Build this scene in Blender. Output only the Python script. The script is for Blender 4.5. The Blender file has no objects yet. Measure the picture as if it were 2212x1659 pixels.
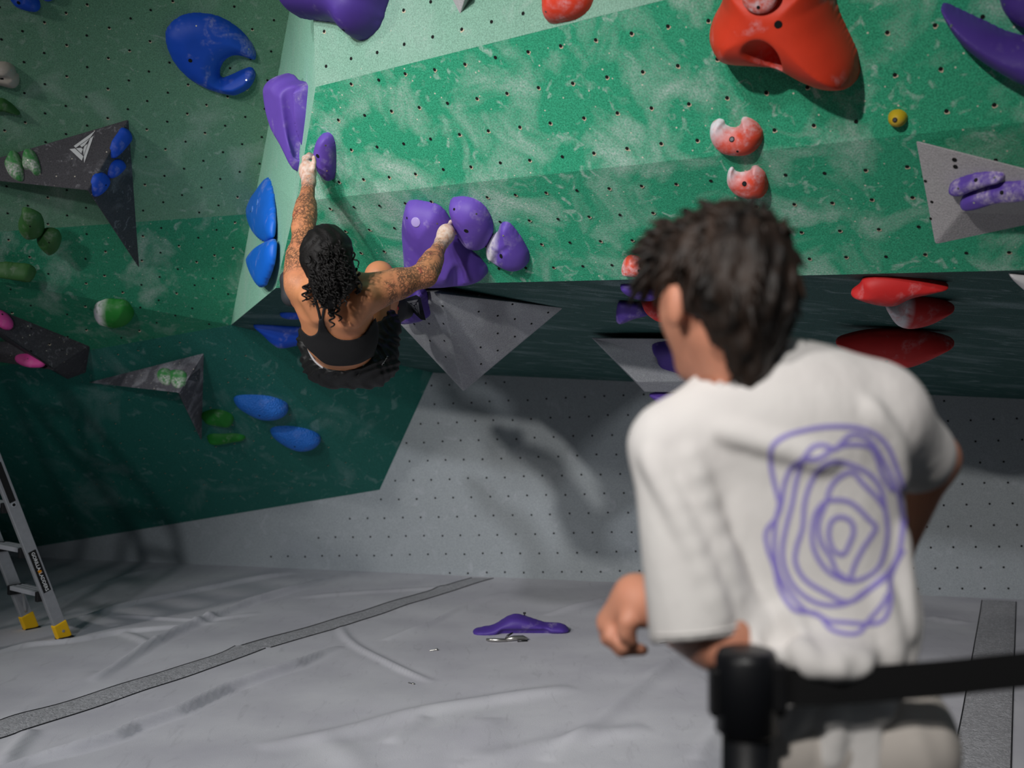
import bpy, bmesh, math, random
import numpy as np
from mathutils import Vector, Matrix
from mathutils.bvhtree import BVHTree
random.seed(7); rng = np.random.default_rng(7)
scene = bpy.context.scene
COL = scene.collection

# ------------------------------------------------------------------ camera
F_PX, CAM_H = 2300.0, 1.3
cam_d = bpy.data.cameras.new('camera'); cam = bpy.data.objects.new('camera', cam_d); COL.objects.link(cam)
cam.location = (0, 0, CAM_H); cam.rotation_euler = (math.pi/2, 0, 0)
cam_d.sensor_width = 36.0; cam_d.lens = 36.0*F_PX/2212.0
cam_d.clip_start = 0.05; cam_d.clip_end = 60
cam_d.dof.use_dof = True; cam_d.dof.focus_distance = 4.2; cam_d.dof.aperture_fstop = 2.2
scene.camera = cam

# ------------------------------------------------------------------ world, lamps, exposure
wd = bpy.data.worlds.new('gym_air'); scene.world = wd; wd.use_nodes = True
wd.node_tree.nodes['Background'].inputs[0].default_value = (0.80, 0.9, 1.0, 1)
wd.node_tree.nodes['Background'].inputs[1].default_value = 0.055
scene.view_settings.view_transform = 'Standard'; scene.view_settings.look = 'None'
scene.view_settings.gamma = 1.0; scene.view_settings.use_curve_mapping = False
scene.view_settings.exposure = 0.0

def spot(name, loc, target, watts, angle, blend, size, color=(1, .97, .93)):
    L = bpy.data.lights.new(name, 'SPOT'); L.energy = watts; L.spot_size = math.radians(angle)
    L.spot_blend = blend; L.shadow_soft_size = size; L.color = color
    o = bpy.data.objects.new(name, L); COL.objects.link(o); o.location = loc
    o.rotation_euler = (Vector(target)-Vector(loc)).to_track_quat('-Z', 'Y').to_euler()
    return o
spot('track_spot_key', (-3.3, -2.3, 3.7), (0.45, 3.9, 1.80), 1060, 43, .9, .11)
spot('track_spot_floor', (-2.6, -1.6, 4.3), (0.1, 5.2, 0.1), 640, 40, .7, .14, (.95, .96, 1))
spot('track_spot_low', (-2.6, -4.2, 3.2), (-0.6, 7.2, 0.5), 560, 30, .7, .22, (.95, .97, 1))
spot('fill_spot_shirt', (-0.45, -1.3, 3.6), (0.45, 1.5, 0.98), 290, 38, .8, .07)  # extra lamp added to brighten the man's shirt
spot('track_spot_left', (-4.7, 1.9, 3.5), (-0.4, 5.0, 0.5), 270, 60, .9, .14)

# ------------------------------------------------------------------ pixel -> place
C0 = np.array([0, 0, CAM_H])
def nz(v): v = np.asarray(v, float); return v/np.linalg.norm(v)
def ray(px, py): return np.array([(px-1106)/F_PX, 1.0, -(py-829.5)/F_PX])
def PT(px, py, d): return C0+ray(px, py)*d
class Plane:
    def __init__(s, p, n):
        s.p = np.asarray(p, float); s.n = nz(n)
        if np.dot(s.n, C0-s.p) < 0: s.n = -s.n
        s.e1 = nz(np.cross([0, 0, 1], s.n)); s.e2 = np.cross(s.n, s.e1)
    def hit(s, px, py, off=0.0):
        r = ray(px, py); t = np.dot(s.n, s.p+s.n*off-C0)/np.dot(s.n, r); return C0+r*t
    def loc(s, q): return np.array([np.dot(q-s.p, s.e1), np.dot(q-s.p, s.e2)])
    def world(s, x, y, z=0): return s.p+s.e1*x+s.e2*y+s.n*z
    @staticmethod
    def tri(a, b, c): return Plane(a, np.cross(np.asarray(b)-a, np.asarray(c)-a))
def project(q):
    return np.array([1106+F_PX*q[0]/q[1], 829.5-F_PX*(q[2]-CAM_H)/q[1]])

# ------------------------------------------------------------------ materials
def s2l(c):
    c = [x/255 for x in c]
    return tuple([(x/12.92 if x <= .04045 else ((x+.055)/1.055)**2.4) for x in c]+[1])
class N:
    def __init__(s, name):
        s.m = bpy.data.materials.new(name); s.m.use_nodes = True; s.t = s.m.node_tree
        s.b = s.t.nodes['Principled BSDF']; s.co = None
    def new(s, ty, **k):
        n = s.t.nodes.new(ty)
        for a, v in k.items(): setattr(n, a, v)
        return n
    def link(s, a, b): s.t.links.new(a, b)
    def coord(s, scale=(1, 1, 1)):
        if s.co is None: s.co = s.new('ShaderNodeTexCoord').outputs['Object']
        mp = s.new('ShaderNodeMapping'); mp.inputs['Scale'].default_value = scale
        s.link(s.co, mp.inputs[0]); return mp.outputs[0]
    def noise(s, sc, det=3, scale=(1, 1, 1), rough=.55, dist=0.0):
        n = s.new('ShaderNodeTexNoise'); n.inputs['Scale'].default_value = sc
        n.inputs['Detail'].default_value = det; n.inputs['Roughness'].default_value = rough
        n.inputs['Distortion'].default_value = dist
        s.link(s.coord(scale), n.inputs['Vector']); return n.outputs['Fac']
    def voro(s, sc, feature='F1', scale=(1, 1, 1)):
        n = s.new('ShaderNodeTexVoronoi', feature=feature); n.inputs['Scale'].default_value = sc
        s.link(s.coord(scale), n.inputs['Vector']); return n
    def ramp(s, fac, a, b, va=0.0, vb=1.0):
        n = s.new('ShaderNodeMapRange'); n.clamp = True
        for i, v in zip((1, 2, 3, 4), (a, b, va, vb)): n.inputs[i].default_value = v
        s.link(fac, n.inputs[0]); return n.outputs[0]
    def math(s, op, a, b):
        n = s.new('ShaderNodeMath', operation=op)
        for i, v in ((0, a), (1, b)):
            if isinstance(v, (int, float)): n.inputs[i].default_value = v
            else: s.link(v, n.inputs[i])
        return n.outputs[0]
    def mix(s, fac, a, b):
        n = s.new('ShaderNodeMix', data_type='RGBA')
        if isinstance(fac, (int, float)): n.inputs[0].default_value = fac
        else: s.link(fac, n.inputs[0])
        for i, v in ((6, a), (7, b)):
            if isinstance(v, tuple): n.inputs[i].default_value = v
            else: s.link(v, n.inputs[i])
        return n.outputs[2]
    def col(s, c):
        if isinstance(c, tuple): s.b.inputs['Base Color'].default_value = c
        else: s.link(c, s.b.inputs['Base Color'])
    def bump(s, h, strength=.3, dist=.002):
        n = s.new('ShaderNodeBump'); n.inputs['Strength'].default_value = strength
        n.inputs['Distance'].default_value = dist
        s.link(h, n.inputs['Height']); s.link(n.outputs[0], s.b.inputs['Normal'])
    def set(s, rough=.6, metal=0.0, spec=.5):
        s.b.inputs['Roughness'].default_value = rough; s.b.inputs['Metallic'].default_value = metal
        s.b.inputs['Specular IOR Level'].default_value = spec
        return s.m
def plain(name, c, rough=.6, metal=0.0, spec=.4, grain=0, gs=60, bump=0):
    m = N(name); base = s2l(c)
    if grain:
        f = m.ramp(m.noise(gs, 4), .3, .7)
        dk = tuple([x*(1-grain) for x in base[:3]]+[1]); m.col(m.mix(f, dk, base))
    else: m.col(base)
    if bump: m.bump(m.noise(gs*3, 3), bump)
    return m.set(rough, metal, spec)
def wall_paint(name, c, chalk=.5, cs=2.6, streak=(1, 1, 1), rough=.72, speck=.6, chalkcol=(196, 205, 200), thr=.55, grain=.30):
    m = N(name); base = s2l(c); dk = tuple([x*(1-grain) for x in base[:3]]+[1])
    lt = tuple([min(1, x*1.25+.012) for x in base[:3]]+[1])
    g = m.ramp(m.noise(230, 3), .36, .62)
    col = m.mix(g, dk, lt)
    blot = m.ramp(m.noise(cs, 3, streak, .6, .6), thr-.02, thr+.22)
    fine = m.ramp(m.noise(150, 3), .30, .72)
    small = m.ramp(m.noise(cs*4.2, 2, streak, .5, 1.2), .60, .74)
    k = m.math('MULTIPLY', m.math('MAXIMUM', blot, m.math('MULTIPLY', small, .8)), m.math('ADD', m.math('MULTIPLY', fine, .75), .25))
    col = m.mix(m.math('MULTIPLY', k, chalk), col, s2l(chalkcol))
    if speck:
        v = m.voro(26); sp = m.ramp(v.outputs['Distance'], .05, .10, 1, 0)
        zone = m.ramp(m.noise(3.1, 2), .36, .56)
        col = m.mix(m.math('MULTIPLY', m.math('MULTIPLY', sp, zone), speck), col, s2l((222, 214, 196)))
    m.col(col); m.bump(m.noise(150, 3), .55, .003)
    return m.set(rough, 0, .35)
def hold_mat(name, c, chalk=.45, cs=9, rough=.55, thr=.56, texture=0, side=None):
    m = N(name); base = s2l(c); dk = tuple([x*.8 for x in base[:3]]+[1])
    col = m.mix(m.noise(14, 3), dk, base)
    b = m.math('MULTIPLY', m.ramp(m.noise(cs, 3, (1, 1, 1), .6, .5), thr, thr+.16), m.ramp(m.noise(90, 3), .3, .7))
    col = m.mix(m.math('MULTIPLY', b, chalk), col, s2l((228, 216, 222)))
    if side:   # chalk caked on one side of the hold
        ax, a0, a1 = side
        d = m.new('ShaderNodeVectorMath', operation='DOT_PRODUCT'); m.link(m.coord(), d.inputs[0]); d.inputs[1].default_value = ax
        k = m.math('MULTIPLY', m.ramp(d.outputs['Value'], a0, a1), m.ramp(m.noise(35, 3), .15, .55))
        col = m.mix(k, col, s2l((226, 220, 226)))
    m.col(col)
    if texture:
        v = m.voro(texture); m.bump(v.outputs['Distance'], .8, .006)
    else: m.bump(m.noise(260, 2), .25, .001)
    return m.set(rough, 0, .35)

MAT = {}
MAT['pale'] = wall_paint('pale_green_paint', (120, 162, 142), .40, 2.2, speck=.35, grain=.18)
MAT['pale_dim'] = wall_paint('pale_green_paint_shaded', (92, 136, 110), .45, 4.0, thr=.54, speck=.3, grain=.2)  # headwall's pale green, colour darkened for the dim light on the left wall
MAT['strip'] = wall_paint('pale_green_facet_paint', (134, 186, 162), .45, 3, (1, 1, .35), speck=.3, grain=.16)
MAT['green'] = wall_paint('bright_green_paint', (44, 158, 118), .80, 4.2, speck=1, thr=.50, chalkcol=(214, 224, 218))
MAT['green_dim'] = wall_paint('bright_green_paint_shaded', (34, 130, 96), .65, 5.0, speck=.6, thr=.52)  # same green as the right wall, weaker light on the left put into the colour
MAT['teal'] = wall_paint('dark_teal_paint', (27, 112, 100), .55, 3.2, (1, .5, 1), speck=.5, thr=.58, chalkcol=(165, 190, 190))
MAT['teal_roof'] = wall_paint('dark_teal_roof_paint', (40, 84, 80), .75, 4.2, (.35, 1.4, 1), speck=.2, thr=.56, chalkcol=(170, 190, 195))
MAT['grey'] = wall_paint('grey_paint', (148, 154, 158), .35, 2.6, speck=.15, thr=.60, grain=.1, chalkcol=(205, 205, 215))
MAT['vgrey'] = wall_paint('grey_volume_paint', (138, 140, 146), .4, 5, speck=.5, thr=.56, grain=.1)
MAT['vlight'] = wall_paint('light_grey_volume_paint', (172, 168, 170), .3, 5, speck=.35, thr=.56, grain=.06)
MAT['vblack'] = wall_paint('black_volume_paint', (62, 60, 66), .5, 7, speck=.95, thr=.62, grain=.25, chalkcol=(190, 188, 196))
MAT['vchalky'] = wall_paint('chalked_black_volume_paint', (84, 82, 90), .85, 6, speck=.9, thr=.48, grain=.25, chalkcol=(200, 198, 206))
MAT['hole'] = plain('hole_black', (8, 8, 8), .9)
MAT['chip'] = plain('chipped_wood', (205, 190, 165), .8)
MAT['blue'] = hold_mat('blue_hold', (20, 78, 200), .35)
MAT['blue_light'] = hold_mat('light_blue_hold', (24, 112, 228), .35, 7, .45)
MAT['blue_tex'] = hold_mat('textured_blue_hold', (40, 118, 218), .15, texture=110)
MAT['purple'] = hold_mat('purple_hold', (108, 78, 182), .40)
MAT['purple_dark'] = hold_mat('dark_purple_hold', (82, 58, 150), .3)
MAT['purple_chalk'] = hold_mat('chalked_purple_hold', (104, 76, 180), .85, 7, thr=.47)
MAT['red'] = hold_mat('red_hold', (232, 66, 38), .55, 6, thr=.53)
MAT['red_chalk'] = hold_mat('chalked_red_hold', (228, 84, 60), .85, 11, thr=.46)
MAT['crimson'] = hold_mat('crimson_hold', (214, 44, 44), .4, 8)
MAT['yellow'] = hold_mat('yellow_hold', (205, 172, 30), .2)
MAT['green_hold'] = hold_mat('green_hold', (34, 132, 46), .35)
MAT['green_chalk'] = hold_mat('chalked_green_hold', (72, 148, 82), .9, 8, thr=.44)
MAT['green_dark'] = hold_mat('olive_green_hold', (56, 104, 52), .3)
MAT['beige'] = hold_mat('beige_hold', (176, 166, 156), .3)
MAT['pink'] = hold_mat('pink_hold', (238, 84, 172), .3)
MAT['white_hold'] = hold_mat('white_hold', (222, 220, 222), .3)
MAT['green_tip'] = hold_mat('green_hold_with_chalk_tip', (34, 132, 46), .2, side=((-1, 0, .2), .0, .05))
MAT['purple_side'] = hold_mat('purple_hold_with_chalk_side', (104, 76, 180), .3, side=((-1, 0, .15), .018, .05))
MAT['red_top'] = hold_mat('red_hold_with_chalk_lip', (226, 78, 54), .55, 11, thr=.5, side=((-.5, 0, .9), -.005, .05))
MAT['crimson_snout'] = hold_mat('crimson_hold_with_chalk_snout', (206, 44, 44), .3, 8, side=((-1, 0, 0), .03, .06))
MAT['metal'] = plain('dark_steel', (70, 70, 72), .4, .9)
MAT['steel'] = plain('bright_steel', (190, 188, 182), .3, .9)

# ------------------------------------------------------------------ object helpers
def obj(name, V, Fc, mat, parent=None, smooth=False, origin=None):
    V = np.asarray(V, float)
    if parent is not None: origin = np.array(parent['_o'])
    elif origin is None: origin = np.zeros(3)
    me = bpy.data.meshes.new(name)
    W = V-np.asarray(origin)
    if isinstance(Fc, np.ndarray) and Fc.ndim == 2:
        n, k = Fc.shape
        me.vertices.add(len(W)); me.vertices.foreach_set('co', W.astype(np.float32).ravel())
        me.loops.add(n*k); me.loops.foreach_set('vertex_index', Fc.astype(np.int32).ravel())
        me.polygons.add(n); me.polygons.foreach_set('loop_start', np.arange(0, n*k, k, dtype=np.int32))
        me.update(calc_edges=True); me.validate()
    else:
        me.from_pydata([tuple(v) for v in W], [], [tuple(int(i) for i in f) for f in Fc]); me.update()
    if smooth: me.polygons.foreach_set('use_smooth', np.ones(len(me.polygons), dtype=bool))
    me.materials.append(MAT[mat] if isinstance(mat, str) else mat)
    o = bpy.data.objects.new(name, me); COL.objects.link(o)
    o['_o'] = [float(x) for x in origin]
    if parent is not None: o.parent = parent
    else: o.location = [float(x) for x in origin]
    return o
def tag(o, label, cat, group=None):
    o['label'] = label; o['category'] = cat
    if group: o['group'] = group
    return o
def thing(name, label, cat, loc, group=None):
    o = bpy.data.objects.new(name, None); COL.objects.link(o); o.empty_display_size = .1
    o.location = [float(x) for x in loc]; o['_o'] = [float(x) for x in loc]
    return tag(o, label, cat, group)
def struct(o): o['kind'] = 'structure'; return o
def fixnormals(o):
    bm = bmesh.new(); bm.from_mesh(o.data); bmesh.ops.recalc_face_normals(bm, faces=bm.faces)
    bm.to_mesh(o.data); bm.free(); return o
def bevel(o, w=.006, seg=2):
    b = o.modifiers.new('bevel', 'BEVEL'); b.width = w; b.segments = seg; b.limit_method = 'ANGLE'; b.angle_limit = .4
    return o
def box_between(a, b, w, t, up):
    a = np.asarray(a); b = np.asarray(b); d = nz(b-a); s = nz(np.cross(d, up)); u = np.cross(s, d)
    V = [p+s*i*w/2+u*j*t/2 for p in (a, b) for i, j in ((-1, -1), (1, -1), (1, 1), (-1, 1))]
    return V, [(3, 2, 1, 0), (4, 5, 6, 7), (0, 1, 5, 4), (1, 2, 6, 5), (2, 3, 7, 6), (3, 0, 4, 7)]
def lathe(profile, a, axis, seg=20):
    axis = nz(axis); s = nz(np.cross(axis, [.3, .9, .2])); u = np.cross(axis, s); V = []; Fc = []
    for r, h in profile:
        for k in range(seg):
            t = 2*math.pi*k/seg; V.append(np.asarray(a)+axis*h+(s*math.cos(t)+u*math.sin(t))*r)
    for i in range(len(profile)-1):
        for k in range(seg):
            k2 = (k+1) % seg; Fc.append((i*seg+k, i*seg+k2, (i+1)*seg+k2, (i+1)*seg+k))
    Fc.append(tuple(range(seg))[::-1]); Fc.append(tuple((len(profile)-1)*seg+k for k in range(seg)))
    return V, Fc
def tube(path, rad, seg=6):
    path = [np.asarray(p, float) for p in path]; V = []; Fc = []; n = len(path)
    rad = rad if hasattr(rad, '__len__') else [rad]*n
    pu = None
    for i, p in enumerate(path):
        d = nz(path[min(i+1, n-1)]-path[max(i-1, 0)]+1e-9)
        if pu is None: pu = np.cross(d, [.31, .52, .79])
        s = nz(np.cross(d, pu)); pu = np.cross(s, d)
        for k in range(seg):
            t = 2*math.pi*k/seg; V.append(p+(s*math.cos(t)+pu*math.sin(t))*rad[i])
    for i in range(n-1):
        for k in range(seg):
            k2 = (k+1) % seg; Fc.append((i*seg+k, i*seg+k2, (i+1)*seg+k2, (i+1)*seg+k))
    Fc.append(tuple(range(seg))[::-1]); Fc.append(tuple((n-1)*seg+k for k in range(seg)))
    return V, Fc
def merge(parts):
    V = []; Fc = []
    for v, f in parts:
        o = len(V); V += list(v); Fc += [tuple(i+o for i in q) for q in f]
    return V, Fc
def catmull(pts, n, closed=True):
    pts = np.asarray(pts, float); m = len(pts); out = []
    segs = m if closed else m-1
    per = max(2, n//segs)
    for i in range(segs):
        g = lambda j: pts[j % m] if closed else pts[min(max(j, 0), m-1)]
        p0, p1, p2, p3 = g(i-1), g(i), g(i+1), g(i+2)
        for k in range(per):
            t = k/per
            out.append(.5*((2*p1)+(-p0+p2)*t+(2*p0-5*p1+4*p2-p3)*t*t+(-p0+3*p1-3*p2+p3)*t**3))
    if not closed: out.append(pts[-1])
    return np.array(out)

# ------------------------------------------------------------------ implicit surfaces
def nets(Fv, lo, h):
    s = Fv < 0
    sh = np.array(Fv.shape)-1
    c = np.zeros(sh, np.int8)
    sl = lambda a: tuple(slice(a[i], a[i]+sh[i]) for i in range(3))
    cor = [(i, j, k) for i in (0, 1) for j in (0, 1) for k in (0, 1)]
    for a in cor: c += s[sl(a)]
    act = (c > 0) & (c < 8)
    I = np.argwhere(act); ids = -np.ones(sh, np.int32); ids[act] = np.arange(len(I))
    acc = np.zeros((len(I), 3)); cnt = np.zeros(len(I))
    for a in cor:
        for ax in range(3):
            if a[ax]: continue
            b = list(a); b[ax] = 1
            fa = Fv[I[:, 0]+a[0], I[:, 1]+a[1], I[:, 2]+a[2]]; fb = Fv[I[:, 0]+b[0], I[:, 1]+b[1], I[:, 2]+b[2]]
            m = (fa < 0) != (fb < 0); t = np.where(m, fa/np.where(m, fa-fb, 1), 0)
            p = np.array(a, float)[None]+t[:, None]*(np.array(b)-np.array(a))[None]
            acc += p*m[:, None]; cnt += m
    V = np.asarray(lo)+h*(I+acc/cnt[:, None])
    Q = []
    for ax in range(3):
        u, v = (ax+1) % 3, (ax+2) % 3
        d0 = [slice(None)]*3; d1 = [slice(None)]*3; d0[ax] = slice(0, -1); d1[ax] = slice(1, None)
        a0 = s[tuple(d0)]; df = a0 != s[tuple(d1)]
        E = np.argwhere(df)
        ok = (E[:, u] > 0) & (E[:, v] > 0) & (E[:, u] < sh[u]) & (E[:, v] < sh[v]); E = E[ok]
        def cid(du, dv):
            X = E.copy(); X[:, u] += du; X[:, v] += dv; return ids[X[:, 0], X[:, 1], X[:, 2]]
        q = np.stack([cid(-1, -1), cid(0, -1), cid(0, 0), cid(-1, 0)], 1)
        inside = a0[E[:, 0], E[:, 1], E[:, 2]]
        q[~inside] = q[~inside][:, ::-1]
        Q.append(q)
    return V, np.concatenate(Q)
def lap(V, Q, it=2, lam=.5):
    n = len(V); e = np.concatenate([Q[:, [0, 1]], Q[:, [1, 2]], Q[:, [2, 3]], Q[:, [3, 0]]])
    for _ in range(it):
        S = np.zeros_like(V); cn = np.zeros(n)
        for a, b in ((0, 1), (1, 0)):
            for k in range(3): S[:, k] += np.bincount(e[:, a], V[e[:, b], k], n)
            cn += np.bincount(e[:, a], minlength=n)
        V = V*(1-lam)+lam*S/np.maximum(cn, 1)[:, None]
    return V
class Field:
    def __init__(s, lo, hi, h):
        s.lo = np.asarray(lo, float); s.h = h
        s.n = np.ceil((np.asarray(hi)-s.lo)/h).astype(int)+1
        s.v = np.full(s.n, 9.0, np.float32)
        s.ax = [(s.lo[i]+h*np.arange(s.n[i])).astype(np.float32) for i in range(3)]
    def box(s, mn, mx):
        a = np.maximum(np.floor((np.asarray(mn)-s.lo)/s.h).astype(int), 0)
        b = np.minimum(np.ceil((np.asarray(mx)-s.lo)/s.h).astype(int)+1, s.n)
        if (b <= a).any(): return None, None
        sl = tuple(slice(a[i], b[i]) for i in range(3))
        g = np.meshgrid(*[s.ax[i][sl[i]] for i in range(3)], indexing='ij')
        return sl, g
    def smin(s, sl, d, k):
        a = s.v[sl]
        if k <= 0: s.v[sl] = np.minimum(a, d); return
        hh = np.maximum(k-np.abs(a-d), 0)/k; s.v[sl] = np.minimum(a, d)-hh*hh*k*.25
    def capdist(s, g, a, b, ra, rb, sc=(1, 1, 1)):
        a = np.asarray(a, float); b = np.asarray(b, float); sc = np.asarray(sc, float)
        p = [(g[i]-a[i])/sc[i] for i in range(3)]; ba = (b-a)/sc
        L = max(float(np.dot(ba, ba)), 1e-9)
        t = np.clip((p[0]*ba[0]+p[1]*ba[1]+p[2]*ba[2])/L, 0, 1)
        q = [(p[i]-t*ba[i]) for i in range(3)]
        return (np.sqrt(q[0]**2+q[1]**2+q[2]**2)-(ra+(rb-ra)*t))*min(1, sc.min())
    def cap(s, a, b, ra, rb=None, k=.02, sc=(1, 1, 1)):
        rb = ra if rb is None else rb
        a = np.asarray(a, float); b = np.asarray(b, float); m = (max(ra, rb)*np.asarray(sc)).max()+k+3*s.h
        sl, g = s.box(np.minimum(a, b)-m, np.maximum(a, b)+m)
        if sl: s.smin(sl, s.capdist(g, a, b, ra, rb, sc), k)
    def ell(s, c, r, k=.02, R=None, sub=False):
        c = np.asarray(c, float); r = np.asarray(r, float); m = r.max()+k+3*s.h
        sl, g = s.box(c-m, c+m)
        if not sl: return
        p = [g[i]-c[i] for i in range(3)]
        if R is not None: p = [sum(R[j][i]*p[j] for j in range(3)) for i in range(3)]  # R columns = local axes
        k0 = np.sqrt(sum((p[i]/r[i])**2 for i in range(3))); k1 = np.sqrt(sum((p[i]/r[i]**2)**2 for i in range(3)))+1e-9
        d = k0*(k0-1)/k1
        if sub:
            x = s.v[sl]; hh = np.maximum(k-np.abs(x+d), 0)/max(k, 1e-9); s.v[sl] = np.maximum(x, -d)+hh*hh*k*.25
        else: s.smin(sl, d, k)
    def mesh(s, it=1): 
        V, Q = nets(s.v, s.lo, s.h); return lap(V, Q, it), Q
# ================================================================== the climbing walls
ROW = nz([.852, -.523, 0])
_a = PT(1300, 250, 3.5)
P1 = Plane.tri(_a, _a+ROW, _a+np.array([.671, 1, -1.77]))
_k = P1.hit(1447, 349)
P2 = Plane.tri(_k, _k+ROW, _k+np.array([.606, 1, -.967]))
GW = Plane((0, 7.146, 0), (-.235, -1, 0))
v_val = [PT(668, -250, 4.5), PT(624, 32, 4.9), PT(561, 376, 5.3), PT(499, 702, 5.8)]   # inner corner, left wall
v_val = np.array(v_val)
PL = Plane.tri(PT(624, 32, 4.9), PT(499, 702, 5.8), PT(0, 300, 4.95))
a_top = P1.hit(682, 188); a_mid = P1.hit(640, 436); a_bot = P2.hit(596, 622)              # outer corner, right wall
e_t2 = P1.hit(1424, 3); e_t3 = P1.hit(2700, -318)
P0 = Plane.tri(a_top, e_t2, a_top+np.array([.02, -.06, 1.0]))
up_l = P0.hit(668, -250); up_r = P0.hit(2700, -700)
cr_r = P1.hit(2700, 210); ed_r = P2.hit(2700, 572)
g_l = GW.hit(84, 1180); g_f = GW.hit(820, 1058); g_c = GW.hit(935, 805); g_r = GW.hit(2700, 884)
val_b = PL.hit(499, 702)
def ground(px, py): return PT(px, py, CAM_H*F_PX/(py-829.5))
PA = Plane.tri(val_b, g_f, g_l); lf_far = PA.hit(-420, 866)
g_ll = GW.hit(-420, 1266)
val_pts = [PL.hit(*p) for p in ((668, -250), (624, 32), (603, 162), (561, 376), (545, 462), (499, 702))]
lf_top = PL.hit(-420, -520); lf_mid = PL.hit(-420, 530)

def panel(name, polys, mat, parent=None, th=.03):
    V = []; Fc = []
    for p in polys:
        o = len(V); V += list(p); Fc.append(tuple(range(o, o+len(p))))
    o = obj(name, V, Fc, mat, parent)
    # face the room
    for f in o.data.polygons:
        pass
    bm = bmesh.new(); bm.from_mesh(o.data); bm.faces.ensure_lookup_table()
    for f in bm.faces:
        c = f.calc_center_median()+Vector(o['_o'])
        if f.normal.dot(Vector(C0)-c) < 0: f.normal_flip()
    bm.to_mesh(o.data); bm.free()
    sm = o.modifiers.new('ply', 'SOLIDIFY'); sm.thickness = th; sm.offset = -1
    return o

def holes(name, parent, pl, origin, row, nrow, col, ncol, poly, irange, jrange, rad=.0062, chip=.75, frac=1.0):
    """t-nut holes: recessed-looking black caps with chipped paint rims, joined as one part"""
    o = pl.hit(*origin); r = (pl.hit(*row)-o)/nrow; c = (pl.hit(*col[1])-pl.hit(*col[0]))/ncol
    V = []; Fc = []; MI = []
    P = np.array(poly, float)
    def inside(x, y):
        n = len(P); c_ = False; j = n-1
        for i in range(n):
            if (P[i, 1] > y) != (P[j, 1] > y) and x < (P[j, 0]-P[i, 0])*(y-P[i, 1])/(P[j, 1]-P[i, 1])+P[i, 0]: c_ = not c_
            j = i
        return c_
    for i in range(*irange):
        for j in range(*jrange):
            q = o+r*i+c*j
            if q[1] < .5: continue
            px, py = project(q)
            if not inside(px, py) or random.random() > frac: continue
            q = q+pl.e1*random.uniform(-.003, .003)+pl.e2*random.uniform(-.003, .003)
            if random.random() < chip:
                b = len(V); ph = random.uniform(0, 6)
                for k in range(10):
                    t = 2*math.pi*k/10; rr = rad*(1.35+.4*math.sin(3*t+ph)*random.random())
                    V.append(q+pl.e1*(rr*math.cos(t)*.9+.001)+pl.e2*(rr*math.sin(t)*.85-.0035)+pl.n*.0007)
                Fc.append(tuple(range(b, b+10))); MI.append(1)
            b = len(V)
            for k in range(10):
                t = 2*math.pi*k/10
                V.append(q+pl.e1*(rad*math.cos(t))+pl.e2*(rad*math.sin(t))+pl.n*.0014)
            Fc.append(tuple(range(b, b+10))); MI.append(0)
    h = obj(name, V, Fc, 'hole', parent)
    h.data.materials.append(MAT['chip']); h.data.polygons.foreach_set('material_index', MI); h['kind'] = 'stuff'
    return h

# right wall: pale headwall, bright green panels, dark roof underneath
w_right = struct(panel('wall_right', [[a_top, a_mid, cr_r, e_t3, e_t2], ], 'green'))
w_r2 = panel('lower_panel', [[a_mid, a_bot, ed_r, cr_r]], 'green', w_right)
w_r0 = panel('headwall_panel', [[up_l, a_top, e_t2, e_t3, up_r]], 'pale', w_right)
w_strip = panel('side_facet', [[val_pts[0], val_pts[1], a_top, up_l], [val_pts[1], val_pts[3], a_mid, a_top], [val_pts[3], val_pts[5], a_bot, a_mid]], 'strip', w_right, .01)
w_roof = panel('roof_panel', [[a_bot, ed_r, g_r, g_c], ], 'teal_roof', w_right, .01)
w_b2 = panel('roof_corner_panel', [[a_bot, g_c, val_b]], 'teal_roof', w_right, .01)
# left wall
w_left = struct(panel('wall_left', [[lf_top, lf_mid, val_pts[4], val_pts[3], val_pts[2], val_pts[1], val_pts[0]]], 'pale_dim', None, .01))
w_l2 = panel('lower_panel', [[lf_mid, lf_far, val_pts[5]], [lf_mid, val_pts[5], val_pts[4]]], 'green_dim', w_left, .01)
w_A = panel('kicker_overhang_panel', [[lf_far, val_b, g_f], [lf_far, g_f, g_l], [lf_far, g_l, g_ll]], 'teal', w_left, .01)
w_B = panel('kicker_return_panel', [[val_b, g_c, g_f]], 'teal', w_left, .01)
# back wall (grey)
def gbase(x, z): return np.array([x, 7.146-.235*x, z])
w_back = struct(panel('wall_back', [[gbase(-5.6, -.02), gbase(5.6, -.02), gbase(5.6, 1.9), gbase(-5.6, 1.9)]], 'grey', None, .03))
RF = Plane.tri(a_bot, ed_r, g_c); PB = Plane.tri(val_b, g_c, g_f); PB2 = Plane.tri(a_bot, g_c, val_b)
PL2 = Plane.tri(lf_mid, lf_far, val_pts[5])
ST = Plane.tri(val_pts[3], val_pts[5], a_mid); ST1 = Plane.tri(val_pts[1], val_pts[3], a_top)

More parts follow.
